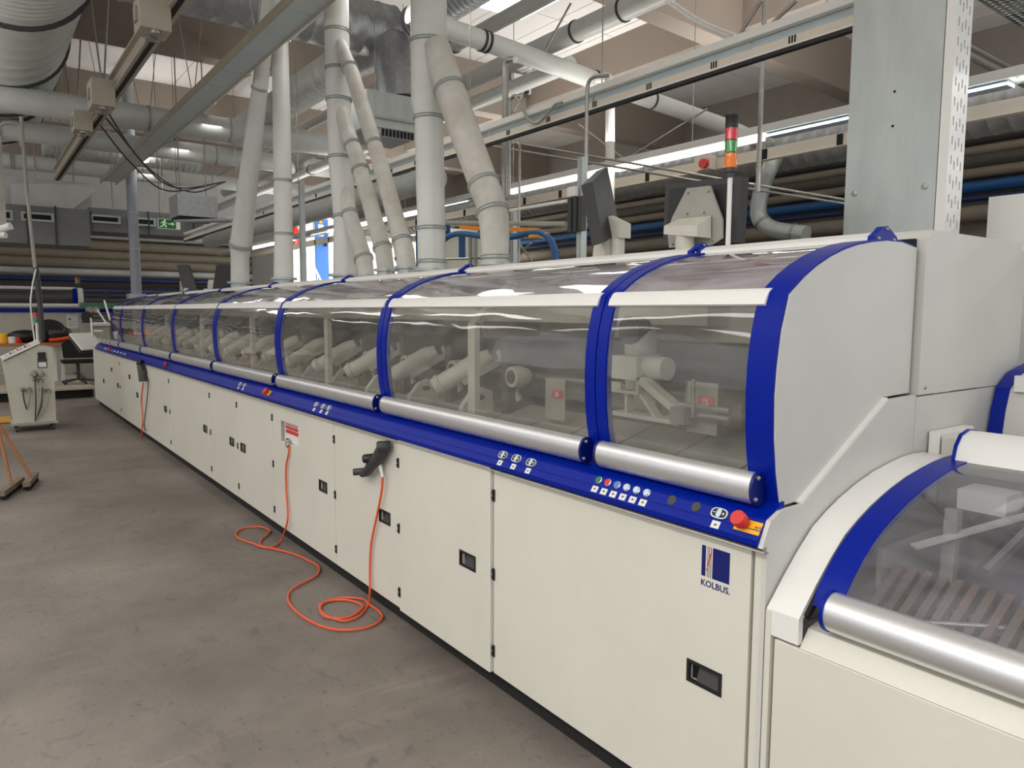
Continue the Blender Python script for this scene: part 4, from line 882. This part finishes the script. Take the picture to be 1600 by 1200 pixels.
for k in range(8): prof += [(k/8, .0125-k*.0006), (k/8+.07, .0125-k*.0006), (k/8+.075, .009-k*.0004), (k/8+.12, .009-k*.0004)]
MB().lathe(s0, s1, prof, 12).build('strain_relief', LABEL, rc)
CR = .0065
p_sock = at(456, 697, X=1.752)
pts = [s1, rp(596, 770, 1.722), rp(588, 810, 1.725), rp(580, 850, 1.728), rp(578, 890, 1.728), rp(578, 925, 1.722)]
fl_ = [(575, 945), (562, 962), (540, 970), (520, 966), (504, 958), (500, 945), (520, 938), (545, 938), (565, 945), (564, 952), (545, 964), (512, 965), (500, 953), (508, 940), (535, 934), (570, 935), (592, 941), (602, 953), (597, 966), (580, 978), (550, 984), (520, 983), (492, 974), (465, 957), (450, 938), (455, 922), (475, 910), (495, 899), (501, 886), (492, 877), (460, 866), (430, 858), (409, 853), (407, 845), (415, 838), (424, 830), (420, 824), (400, 823), (378, 826), (368, 834), (375, 842), (395, 849), (415, 856), (432, 852), (443, 843)]
pts += [at(x, y, Z=.0085) for x, y in fl_]
pts += [at(449, 815, X=1.72), at(449, 790, X=1.727), at(447, 760, X=1.73), at(447, 730, X=1.73), at(452, 708, X=1.735), p_sock]
# keep every point outside the doors and above the floor
pts2 = []
for p in pts:
    p = Vector(p); p.x = min(p.x, 1.731 if p.z > .1 else 1.735); p.z = max(p.z, .0075); pts2.append(p)
o = MB().tube(smooth_path(pts2, 5), CR, 8).build('orange_cable', ORANGE); tag(o, 'orange cable coiled on the floor between the wall socket and the pendant remote', 'cable')
t = thing('round_plug', 'grey metal plug in the socket recess of the third cabinet door', 'plug')
q = at(452, 694, X=1.75)
MB().lathe((1.7675, q.y+.05, q.z+.01), (1.735, q.y-.03, q.z-.008), [(0, .026), (.4, .026), (.45, .021), (.9, .021), (1, .012)], 16).build('plug_body', STEEL, t)
MB().cyl((1.745, q.y+.03, q.z+.02), (1.75, q.y+.035, q.z+.035), .008, 8).build('plug_latch', CHAR, t)
# far second pendant
r2 = thing('pendant_remote', 'small dark pendant remote hanging at the far end of the control strip', 'remote control')
MB().tube([at(219, 567, X=1.70), at(223, 582, X=1.70), at(224, 596, X=1.70)], [.045, .055, .05], 12).build('grip_body', CHAR, r2)
MB().lathe(at(217, 566, X=1.68), at(222, 568, X=1.71), [(0, .04), (1, .045)], 12).build('head', BLACK, r2)
qa = at(224, 598, X=1.715); o = MB().tube(smooth_path([qa, at(221, 625, X=1.72), at(223, 655, X=1.72), at(222, 672, X=1.715), at(222, 684, Z=.01)], 5), .009, 8).build('orange_cable', ORANGE); tag(o, 'thin orange cable hanging from the far pendant remote', 'cable')
o = MB().tube(smooth_path([at(230, 588, X=1.72), at(232, 600, X=1.72), at(228, 640, X=1.725), at(226, 670, X=1.72), at(236, 677, Z=.01)], 5), .006, 8).build('black_cable', BLACK); tag(o, 'thin black cable hanging beside the far pendant remote', 'cable')
# ------------------------------------------------------------------ left side: pedestal, platform, second machine, desk
pd = thing('switch_pedestal', 'cream control pedestal with sloping lid and cable plugs on castors at far left', 'control cabinet')
PY = 11.95
l0, r0_ = at(22, 660, Y=PY).x, at(88, 660, Y=PY).x; lt, rt = at(4, 560, Y=PY).x, at(84, 560, Y=PY).x
zt0, zt1 = at(5, 562, Y=PY).z, at(80, 540, Y=PY).z; zb0 = at(50, 660, Y=PY).z
MB().add([(l0, PY, zb0), (r0_, PY, zb0), (rt, PY, zt1-.03), (at(60, 538, Y=PY).x, PY, zt1+.01), (lt, PY, zt0-.03), (l0, PY+.55, zb0), (r0_, PY+.55, zb0), (rt, PY+.55, zt1-.03), (at(60, 538, Y=PY).x, PY+.55, zt1+.01), (lt, PY+.55, zt0-.03)],
         [(0, 1, 2, 3, 4), (9, 8, 7, 6, 5), (0, 5, 6, 1), (1, 6, 7, 2), (2, 7, 8, 3), (3, 8, 9, 4), (4, 9, 5, 0)]).build('cabinet_body', mat('pedestal_paint', (196, 194, 178), .45, var=.12, vs=4), pd, smooth=False)
x6 = at(62, 538, Y=PY).x
MB().bar((lt-.01, PY+.27, zt0), (x6, PY+.27, zt1+.05), .62, .03).build('lid', WHITEP, pd, smooth=False)
MB().box(l0-.03, r0_+.02, PY-.03, PY+.58, zb0-.03, zb0+.0).build('base_frame', GREY, pd, smooth=False)
for x in (l0+.03, r0_-.03):
    for y in (PY+.03, PY+.5): MB().lathe((x-.015, y, .035), (x+.015, y, .035), [(0, .035), (1, .035)], 12).box(x-.02, x+.02, y-.02, y+.02, .05, zb0-.02).build('castor', CHAR, pd)
q = at(65, 556, Y=PY); MB().box(q.x-.045, q.x+.045, PY-.03, PY, q.z-.04, q.z+.05).build('black_module', BLACK, pd)
q = at(66, 567, Y=PY); MB().box(q.x-.055, q.x+.055, PY-.012, PY, q.z-.07, q.z+.06).box(q.x-.045, q.x+.045, PY-.014, PY-.011, q.z-.055, q.z-.05).build('data_plate', CHAR, pd, smooth=False)
MB().box(q.x-.045, q.x+.045, PY-.014, PY-.012, q.z-.06, q.z+.01).build('plate_print', LABEL, pd, smooth=False)
for k, (x, y, s) in enumerate(((52, 583, .045), (63, 583, .045), (35, 608, .03), (45, 608, .03), (65, 608, .03), (75, 610, .03), (54, 592, .03), (63, 594, .03))):
    q = at(x, y, Y=PY); MB().lathe((q.x, PY, q.z), (q.x, PY-.08, q.z-.01), [(0, s), (.6, s), (1, s*.6)], 12).build('socket', GREY if k < 2 else STEEL, pd)
    if k >= 2:
        e = at(55 if x > 50 else 42, 658 if x > 50 else 640, Y=PY-.05)
        o = MB().tube(smooth_path([(q.x, PY-.08, q.z), (q.x+(e.x-q.x)*.2, PY-.09, (q.z+e.z)/2), (e.x, PY-.05, e.z)], 4), .009, 6).build('lead', GREY if k % 2 else CHAR, pd)
for k in range(7):
    f = .12+k*.1; p = Vector((lt, PY+.05, zt0+.015)).lerp(Vector((x6, PY+.05, zt1+.065)), f); MB().box(p.x-.015, p.x+.015, p.y, p.y+.05, p.z, p.z+.012+.01*(k % 2)).build('toggle_switch', RED if k % 3 == 0 else CHAR, pd)
t = thing('signal_tower', 'small red and green signal lamp standing on the cream pedestal', 'signal light')
q = at(57, 500, Y=PY+.2)
def zz(y): return at(57, y, Y=PY+.2).z
MB().cyl((q.x, PY+.2, zt1+.06), (q.x, PY+.2, zz(504)), .018, 10).build('pole', WHITEP, t)
for ya, yb_, m, nm in ((504, 497, MATS['green_lens'], 'green_lens'), (496, 489, MATS['red_lens'], 'red_lens'), (488, 481, BLACK, 'cap')):
    MB().cyl((q.x, PY+.2, zz(ya)), (q.x, PY+.2, zz(yb_)), .04, 14).build(nm, m, t)
# hanging cable pole
t = thing('cable_drop_pole', 'tall hanging cable pole with grey leads above the pedestal', 'cable drop')
MB().tube([at(33, 182, Y=12), at(42, 300, Y=12), at(55, 420, Y=12)], .022, 8).build('upper_conduit', GREY, t); MB().tube([at(56, 418, Y=12), at(62, 470, Y=12), at(66, 532, Y=12)], .035, 8).build('lower_pole', CHAR, t)
MB().tube(smooth_path([at(0, 196, Y=12), at(10, 192, Y=12), at(28, 194, Y=12), at(33, 205, Y=12), at(34, 230, Y=12)], 5), .02, 8).build('hooked_top', GREY, t)
MB().tube(smooth_path([at(56, 420, Y=11.95), at(50, 450, Y=11.95), at(48, 480, Y=11.95), at(54, 532, Y=12)], 5), .01, 6).build('loose_lead', LABEL, t)
# platform
t = thing('raised_platform', 'low pale wooden-topped platform in front of the far machine', 'platform')
a, c = at(88, 607, Y=16), at(144, 607, Y=16)
MB().box(-3, 1.90, 16, 21, .16, .20).build('deck', mat('platform_top', (190, 180, 164), .6, var=.15, vs=5), t, smooth=False)
MB().box(-3, 1.86, 16.1, 21, 0, .16).build('void_shade', DARK, t, smooth=False)  # dark block stands for the unlit void under the deck
# second machine
m2 = thing('far_binding_machine', 'second cream and blue binding machine standing at the far left wall', 'machine')
MY = 20.0
def mz(y): return at(60, y, Y=MY).z
xr = at(128, 500, Y=MY).x
MB().box(-3, xr+.0, MY, MY+1.6, .2, mz(488)).build('cabinet_body', mat('far_cabinet', (190, 186, 172), .5, var=.08, vs=2), m2, smooth=False)
MB().box(-3, at(176, 485, Y=MY).x, MY-.06, MY+.02, mz(488), mz(482)).build('control_strip', BLUE, m2, smooth=False)
xm = at(122, 478, Y=MY).x
MB().cyl((-3, MY-.02, mz(477)), (xm, MY-.02, mz(477)), .045, 14).build('grip_bar', WHITEP, m2)
MB().cyl((-3, MY+.1, mz(450)), (xm-.06, MY+.1, mz(450)), .04, 14).build('middle_rail', WHITEP, m2)
MB().sheet([(MY+.02, mz(474)), (MY-.02, mz(465)), (MY+.02, mz(455)), (MY+.12, mz(450)), (MY+.6, mz(448))], -3, at(113, 460, Y=MY).x, .02, 'x').build('hood_pane', mat('far_dark_pane', (70, 68, 66), .25), m2)
MB().prism([(MY+.0, mz(479)), (MY-.05, mz(465)), (MY+.05, mz(450)), (MY+.9, mz(446)), (MY+.9, mz(479))], at(114, 460, Y=MY).x, at(121, 460, Y=MY).x, 'x').build('end_rib', BLUE, m2, smooth=False)
MB().prism([(MY+.0, mz(480)), (MY-.06, mz(465)), (MY+.05, mz(449)), (MY+.9, mz(446)), (MY+.9, mz(480))], at(121.5, 460, Y=MY).x, at(130, 460, Y=MY).x, 'x').build('end_panel', WHITEP, m2, smooth=False)
a, c = at(103.5, 491.5, Y=MY), at(122.5, 513, Y=MY); pa = MB().box(a.x, c.x, MY-.008, MY, c.z, a.z).build('notice_sheet', LABEL, m2, smooth=False)
for k, f in enumerate((.08, .28, .5, .6, .7, .8)): MB().box(a.x+.04, c.x-.04-(.1 if k % 2 else 0), MY-.010, MY-.008, a.z+(c.z-a.z)*f-.008*(4 if k == 1 else 1), a.z+(c.z-a.z)*f).build('printed_line', NAVY if k == 1 else GREY, pa, smooth=False)
sgx = at(121, 440, Y=MY+.4)
MB().cyl((sgx.x, MY+.4, mz(450)), (sgx.x, MY+.4, mz(441)), .03).build('lamp_pole', CHAR, m2)
for ya, yb_, m in ((441, 436, MATS['green_lens']), (436, 431, MATS['red_lens']), (431, 428, BLACK)): MB().cyl((sgx.x, MY+.4, mz(ya)), (sgx.x, MY+.4, mz(yb_)), .06, 12).build('signal_lens', m, m2)
# feed unit between
t = thing('transfer_unit', 'grey transfer unit with green top between the two machines', 'machine')
a, c = at(128, 475, Y=19), at(176, 600, Y=19)
MB().box(a.x, c.x, 19, 19.8, 0, at(150, 505, Y=19).z).build('unit_body', mat('far_cabinet2', (170, 168, 156), .5), t, smooth=False)
MB().box(at(131, 475, Y=19).x, at(195, 475, Y=19).x, 19.2, 19.8, at(150, 481, Y=19).z, at(150, 473, Y=19).z).build('green_top', mat('green_paint', (70, 130, 100), .5), t, smooth=False)
MB().cyl(at(136, 495, Y=18.9), at(136, 495, Y=19.0), .12, 16).build('black_wheel', BLACK, t)
for x in (140, 150): q = at(x, 484, Y=18.95); MB().cyl((q.x, 18.9, q.z), (q.x, 19.1, q.z), .07, 14).build('cream_roller', CRANE, t)
MB().cyl(at(167, 468, Y=19), at(167, 458, Y=19), .04, 10).build('lamp', BLACK, t)
MB().box(at(140, 500, Y=19).x, c.x, 18.9, 19, at(150, 509, Y=19).z, at(150, 505, Y=19).z).build('rail', WHITEP, t, smooth=False)
# desk
dk = thing('workbench', 'orange-brown topped workbench in front of the far machine', 'table')
DKY = 17.4
zt = at(60, 536, Y=DKY).z
MB().box(-2, at(102, 536, Y=DKY).x, DKY, DKY+.8, zt-.06, zt).build('table_top', WOOD, dk, smooth=False)
for x in (-1.9, at(88, 540, Y=DKY).x): MB().box(x, x+.06, DKY+.05, DKY+.11, .2, zt-.06).build('leg', GREY, dk, smooth=False)
a = at(86, 560, Y=DKY+.3); MB().box(at(85, 560, Y=DKY).x-.1, at(103, 560, Y=DKY).x, DKY+.35, DKY+.75, .2, zt-.06).build('drawer_unit', WHITEP, dk, smooth=False)
q = at(80, 524, Y=DKY+.3)
bag = thing('black_rucksack', 'black rucksack slumped on the workbench beside the helmet', 'bag'); MB().ell((q.x-.02, DKY+.4, zt+.23), .3, .2, .24).build('bag_body', DARK, bag); MB().ell((q.x-.45, DKY+.35, zt+.13), .3, .2, .13).build('folded_jacket', BLACK, bag)
q = at(94, 526, Y=DKY+.15)
hm = thing('motorcycle_helmet', 'black motorcycle helmet with orange rim on the workbench', 'helmet'); MB().ell((q.x, DKY+.2, zt+.17), .23, .16, .16).build('shell', mat('helmet_gloss', (40, 40, 40), .15), hm)
MB().tube([(q.x-.2, DKY+.06, zt+.05), (q.x, DKY+.02, zt+.07), (q.x+.22, DKY+.1, zt+.11)], .035, 8).build('orange_rim', mat('helmet_orange', (235, 80, 30), .3), hm); MB().ell((q.x-.05, DKY+.06, zt+.2), .13, .05, .05).build('visor', CHAR, hm)
for x, m, lab, nm in ((4, YEL, 'yellow tin at the left end of the workbench', 'tin'), (20, LABEL, 'white mug on the workbench', 'mug'), (28, RED, 'red pot on the workbench beside the white mug', 'pot')):
    q = at(x, 535, Y=DKY+.2); o = MB().lathe((q.x, DKY+.25, zt), (q.x, DKY+.25, zt+(.2 if x < 10 else .13)), [(0, .08), (.9, .085), (1, .07)], 14).build(nm, m); tag(o, lab, nm)
# office chair
ch = thing('office_chair', 'black swivel office chair at the workbench', 'chair')
q = at(121, 560, Y=16.9); cx, cy = q.x, 16.9
zs = at(120, 562, Y=16.9).z; ztop = at(120, 530, Y=16.9).z
MB().prism([(cx-.26, zs+.05), (cx-.28, ztop-.08), (cx-.2, ztop), (cx+.2, ztop), (cx+.28, ztop-.08), (cx+.26, zs+.05)], cy-.28, cy-.2).build('backrest', DARK, ch)
MB().prism([(cx-.27, zs-.06), (cx-.27, zs), (cx+.27, zs), (cx+.27, zs-.06)], cy-.28, cy+.25).build('seat', DARK, ch)
MB().cyl((cx, cy, .28), (cx, cy, zs-.05), .03).build('gas_column', CHAR, ch)
for k in range(5):
    a = k*math.tau/5; e = Vector((cx+.3*math.cos(a), cy+.3*math.sin(a), .25)); MB().bar((cx, cy, .3), e, .04, .03).build('base_leg', CHAR, ch, smooth=False); MB().ell((e.x, e.y, .232), .03, .03, .031, 8, 6).build('castor', BLACK, ch)
# angled panel at machine end
o = MB().bar(at(126, 521, Y=15.2), at(146, 546, Y=15), .5, .03).build('angled_feed_table', WHITEP, smooth=False); tag(o, 'small tilted white feed table at the far end of the machine', 'feed table')
o2 = MB().bar(at(126, 526, Y=15.2), at(143, 550, Y=15), .45, .04).build('table_edge', CHAR, o, smooth=False)
# brooms
for k, (h, tip, hd0, hd1, lab, col) in enumerate((((-28, 620), (38, 742), (41, 757), (55, 741), 'brown-handled broom standing on the floor at left, right-hand one', WOOD), ((-10, 640), (12, 752), (1, 772), (33, 749), 'wide dark push broom on the floor at the left edge', WOOD))):
    t = thing('broom', lab, 'broom'); e0, e1 = at(*hd0, Z=.06), at(*hd1, Z=.06); mid = (e0+e1)/2
    top = Vector((mid.x-.35, mid.y+.25, 1.05)) if k == 0 else Vector((mid.x-.3, mid.y+.3, 1.1))
    top = at(h[0], h[1], Y=mid.y+.12)
    MB().cyl(mid+Vector((0, 0, .03)), top, .014, 10).build('handle', col, t)
    dd = (e1-e0).normalized()
    MB().bar(e0, e1, .06, .045).build('brush_head', mat('raw_wood', (120, 106, 90), .7), t, smooth=False)
    b = MB(); n = 26
    for i in range(n):
        for j in (-1, 0, 1):
            p = e0.lerp(e1, (i+.5)/n)+dd.cross(Vector((0, 0, 1)))*.02*j; b.bar(p+Vector((0, 0, -.02)), p+Vector((random.uniform(-.01, .01), random.uniform(-.012, .012), -.058)), .009, .009, up=(1, 0, 0))
    b.build('bristles', DARK, t, smooth=False)['kind'] = 'stuff'
o = MB().bar(at(-60, 658, Z=.05), at(19, 655, Z=.05), .09, .08).build('yellow_beam', mat('yellow_wood', (214, 160, 60), .6), smooth=False); tag(o, 'yellow wooden bar lying on the floor left of the pedestal', 'bar')
# ------------------------------------------------------------------ far left upper: rectangular duct, exit sign, column
DDUCT = mat('dark_duct_sheet', (124, 125, 124), .5, metal=.2, var=.2, vs=3)
rd = thing('rectangular_duct', 'dark rectangular air duct with framed grilles below the ceiling at far left', 'duct')
RY = 17.5
def rx(x): return at(x, 330, Y=RY).x
def rz(x, y): return at(x, y, Y=RY).z
z0, z1 = rz(100, 388), rz(100, 332)
MB().box(-2, rx(140), RY, RY+1.2, rz(60, 381), rz(60, 322)).build('duct_section', DDUCT, rd, smooth=False)
MB().box(rx(140), rx(318), RY+.05, RY+1.1, rz(200, 364), rz(200, 328)).build('duct_section', DDUCT, rd, smooth=False)
MB().box(-2, rx(150), RY+.6, RY+1.9, rz(60, 320), rz(60, 272)).build('upper_duct_section', DUCT, rd, smooth=False)
MB().prism([(rx(20), rz(20, 330)), (rx(110), rz(110, 330)), (rx(170), rz(170, 285)), (rx(20), rz(20, 285))], RY+.2, RY+.58).build('transition_piece', DUCT, rd, smooth=False)
for x0, x1, y0, y1 in ((0, 20, 328, 344), (32, 84, 332, 346), (140, 188, 336, 349), (200, 243, 340, 353)):
    zA, zB = rz((x0+x1)/2, y1), rz((x0+x1)/2, y0)
    g_ = plate(0, .02, rx(x0), rx(x1), zA, zB, [(rx(x0)+.05, rx(x1)-.05, zA+.04, zB-.04)])
    b = MB(); b.add([(v[1], RY-.02+v[0], v[2]) for v in g_.v], g_.f); fr_ = b.build('grille_frame', GALV, rd, smooth=False)
    MB().box(rx(x0)+.05, rx(x1)-.05, RY-.005, RY, zA+.04, zB-.04).build('grille_mesh', DARK, fr_, smooth=False)
for x in (40, 85, 140, 230, 300): MB().box(rx(x), rx(x)+.03, RY-.03, RY+.0, rz(x, 386 if x < 120 else 366), rz(x, 322 if x < 120 else 330)).build('duct_flange', CHAR, rd, smooth=False)
for x in (60, 120, 180, 260): MB().cyl((rx(x), RY+.3, rz(x, 322)), (rx(x), RY+.3, CZ), .012, 6).build('hanger_rod', STEEL, rd)
ex = thing('exit_sign', 'green emergency exit sign with running figure and arrow', 'sign')
a, c = at(246.5, 341, Y=14), at(282, 359, Y=14)
MB().box(a.x, c.x, 14, 14.02, c.z, a.z).build('sign_plate', mat('sign_cream', (214, 222, 196), .5, emit=.12), ex, smooth=False)
gw = a.x+(c.x-a.x)*.80
MB().box(a.x+.008, gw, 13.992, 14, c.z+.008, a.z-.008).build('green_field', mat('sign_green', (30, 130, 70), .5), ex, smooth=False)
SX = lambda u: a.x+(c.x-a.x)*u
SZ = lambda v: c.z+(a.z-c.z)*v
W_ = mat('sign_white', (225, 232, 205), .5, emit=.12)
b = MB(); b.prism([(SX(.46), SZ(.45)), (SX(.62), SZ(.45)), (SX(.62), SZ(.3)), (SX(.74), SZ(.5)), (SX(.62), SZ(.72)), (SX(.62), SZ(.57)), (SX(.46), SZ(.57))], 13.988, 13.992); b.build('arrow', W_, ex, smooth=False)
b = MB(); b.ell((SX(.30), 13.99, SZ(.82)), .018, .003, .018)
for p1, p2, w_ in (((.29, .72), (.24, .42), .03), ((.24, .42), (.36, .32), .022), ((.36, .32), (.33, .12), .018), ((.24, .42), (.18, .22), .022), ((.18, .22), (.07, .2), .018), ((.29, .66), (.40, .52), .015), ((.28, .70), (.17, .66), .015), ((.17, .66), (.13, .5), .013)):
    b.bar((SX(p1[0]), 13.99, SZ(p1[1])), (SX(p2[0]), 13.99, SZ(p2[1])), .004, w_, up=(0, 0, 1))
b.build('running_figure', W_, ex, smooth=False)
for u in (.1, .9): MB().cyl((SX(u), 14.01, a.z), (SX(u), 14.01, CZ), .004, 6).build('hanger_wire', CHAR, ex)
q = at(213, 455, Y=17); cc = tag(MB().cyl((q.x, 17, 0), (q.x, 17, at(205, 316, Y=17).z+3.0), .10, 20).build('round_column', mat('column_grey', (150, 154, 162), .45, var=.1, vs=3)), 'round blue-grey column behind the far end of the machine', 'column')
MB().box(q.x-.17, q.x+.17, 16.85, 17.15, 1.9, 2.0).build('column_collar', GALV, cc, smooth=False)
for y in (334, 390): MB().lathe((q.x, 17, at(213, y, Y=17).z), (q.x, 17, at(213, y, Y=17).z+.03), [(0, .106), (1, .106)], 20).build('band', GALVD, cc)
# hanging galvanised box
a, c = at(277, 302, Y=12.5), at(341, 341, Y=12.5); t = thing('hanging_air_box', 'galvanised air box hanging above the exit sign', 'diffuser')
MB().box(a.x, c.x, 12.5, 13.1, c.z, a.z).build('box_body', GALVD, t, smooth=False); MB().box(a.x+.02, c.x-.02, 12.52, 13.08, c.z-.04, c.z).build('box_grille', DARK, t, smooth=False)
for x in (a.x+.1, c.x-.1): MB().cyl((x, 12.8, a.z), (x, 12.8, CZ), .01, 6).build('hanger_rod', STEEL, t)
# flat tray pieces left of the straight pipes
o = MB().bar(at(284, 346, Y=12.4), at(372, 344, Y=10.5), .25, .03).build('flat_cable_tray', GALVD, smooth=False); tag(o, 'flat grey cable tray running towards the leaning pipe', 'cable tray')
# far wall pipes (along x) and right wall pipes (along y)
FY = 24.8
for y, r, m, lab in ((364, .12, DUCT, 'grey horizontal pipe high on the far wall, uppermost'), (381, .14, TAUPE, 'second taupe pipe down on the far wall'), (396, .13, TAUPE, 'third pipe down on the far wall'), (410, .14, TAUPE, 'fourth pipe down on the far wall'), (424, .10, DUCT, 'fifth, paler pipe on the far wall'), (436, .075, NPIPE, 'thick navy-blue pipe on the far wall'), (449, .035, NPIPE, 'upper of three thin navy lines on the far wall'), (456, .03, NPIPE, 'middle of three thin navy lines on the far wall'), (463, .03, NPIPE, 'lowest of three thin navy lines on the far wall')):
    z = at(100, y, Y=FY).z; run('wall_pipe', lab, 'pipe', [(-2, FY, z), (9.2, FY, z)], r, m, (), seg=14)
WX = 14.1
for y, r, m, lab in ((215, .10, CHAR, 'dark pipe along the right wall, uppermost'), (233, .08, TAUPE, 'taupe pipe along the right wall below the dark one'), (250, .12, INDARK, 'thick dark pipe along the right wall'), (268, .09, TAUPE, 'taupe pipe above the blue one on the right wall'), (290, .10, BPIPE, 'bright blue pipe along the right wall'), (308, .05, NPIPE, 'thin navy pipe below the blue one on the right wall'), (332, .14, TAUPE, 'thick beige pipe low on the right wall')):
    z = at(1540, y, X=WX).z; run('wall_pipe', lab, 'pipe', [(WX, -1, z), (WX, 24.5, z)], r, m, (.3, .5), seg=14, ringm=CHAR)
# shelf of stacked panels under pipes
o = MB().box(10.6, 11.2, 3, 24, 1.9, 2.5).build('low_wall_cabinet', mat('putty', (172, 168, 154), .6), smooth=False); tag(o, 'long low putty-coloured cabinet along the right wall', 'cabinet')
MB().box(10.65, 11.15, 3.1, 23.9, 0, 1.9).build('cabinet_base', DARK, o, smooth=False)
# red stop box on the trunking
t = thing('stop_button_box', 'cream switch box with red button mounted on the right trunking', 'switch'); a, c = at(1090, 247, X=6.5), at(1113, 264, X=6.5)
MB().box(6.45, 6.56, c.y, a.y, c.z, a.z).build('box_body', TRUNK, t, smooth=False); q = at(1102, 256, X=6.45); MB().cyl(q, q-Vector((.05, 0, 0)), .05, 14).build('red_knob', RED, t)
# electrical fittings on the far beam
t = thing('relay_panel', 'small open relay panel fixed on the brown beam above the trunking', 'electrical panel'); a, c = at(797, 120, Y=12.4), at(842, 155, Y=12.4)
MB().box(a.x, c.x, 12.45, 12.5, c.z, a.z).build('back_plate', INDARK, t, smooth=False)
for k in range(2):
    for j in range(5): 
        x = a.x+(c.x-a.x)*(.06+.5*k+.08*j); MB().box(x, x+.05, 12.38, 12.45, c.z+.06, c.z+.2).build('relay', LABEL if j % 2 else CHAR, t, smooth=False)
    MB().box(a.x+(c.x-a.x)*(.08+.5*k), a.x+(c.x-a.x)*(.4+.5*k), 12.38, 12.45, c.z+.28, c.z+.4).build('terminal_block', LABEL if k == 0 else CHAR, t, smooth=False)
# sensors / small lamps at left edge
t = thing('twin_spotlight', 'white twin spotlight at the left edge above the pedestal', 'lamp'); q = at(5, 357, Y=12)
MB().cyl((q.x-.06, 12, q.z-.03), (q.x+.08, 11.9, q.z+.03), .05, 14).build('lamp_head', WHITEP, t); MB().box(q.x-.05, q.x+.04, 11.98, 12.05, q.z-.02, q.z+1.2).build('lamp_bracket', GREY, t); MB().cyl((q.x-.05, 11.9, q.z-.1), (q.x+.02, 11.85, q.z-.1), .04, 12).build('lamp_head', WHITEP, t)
# skylight pane, then a glowing pane added in place of distant bright lamps
for k, (x, y, sx, sy) in enumerate(((815, -6, 1.0, 1.4), (345, 262, .9, 1.0))):
    q = at(x, y, Z=CZ-.04) if k == 0 else at(x, y, Z=CZ-.04)
    o = MB().box(q.x-sx/2, q.x+sx/2, q.y-sy/2, q.y+sy/2, CZ-.06, CZ-.035).build('window_%d' % (k+1), mat('skylight_and_lamp_pane', (245, 248, 255), .4, emit=2.5), smooth=False); struct(o)
    MB().box(q.x-sx/2-.04, q.x-sx/2, q.y-sy/2, q.y+sy/2, CZ-.08, CZ-.03).box(q.x+sx/2, q.x+sx/2+.04, q.y-sy/2, q.y+sy/2, CZ-.08, CZ-.03).build('window_frame', WHITEP, o, smooth=False)

# repeats carry a common group phrase
GROUPS = {'crossing_pipe': 'grey pipes crossing the upper left', 'drooping_cable': 'cables drooping from the crane trolley', 'extraction_pipe': 'extraction pipes rising from the machine top',
          'ventilation_pipe': 'overhead ventilation pipes', 'wall_pipe': 'pipes running along the hall walls', 'conduit': 'thin conduits behind the machine', 'brace_rod': 'diagonal rods under the roof',
          'white_cable': 'white cables at the upper right', 'aluminium_post': 'aluminium posts behind the machine', 'light_trunk': 'overhead trunking runs on the right', 'broom': 'brooms at the left edge',
          'monitor': 'monitors on brackets above the machine', 'pendant_remote': 'pendant remotes on the cabinet doors', 'rail_trolley': 'trolleys on the crane rail', 'flexible_duct': 'ribbed flexible ducts', 'spiral_duct': 'spiral ducts under the roof', 'signal_tower': 'signal lamp towers'}
for o in list(bpy.data.objects):
    n = o.name.split('.')[0]
    if o.parent is None and n in GROUPS and 'category' in o: o['group'] = GROUPS[n]
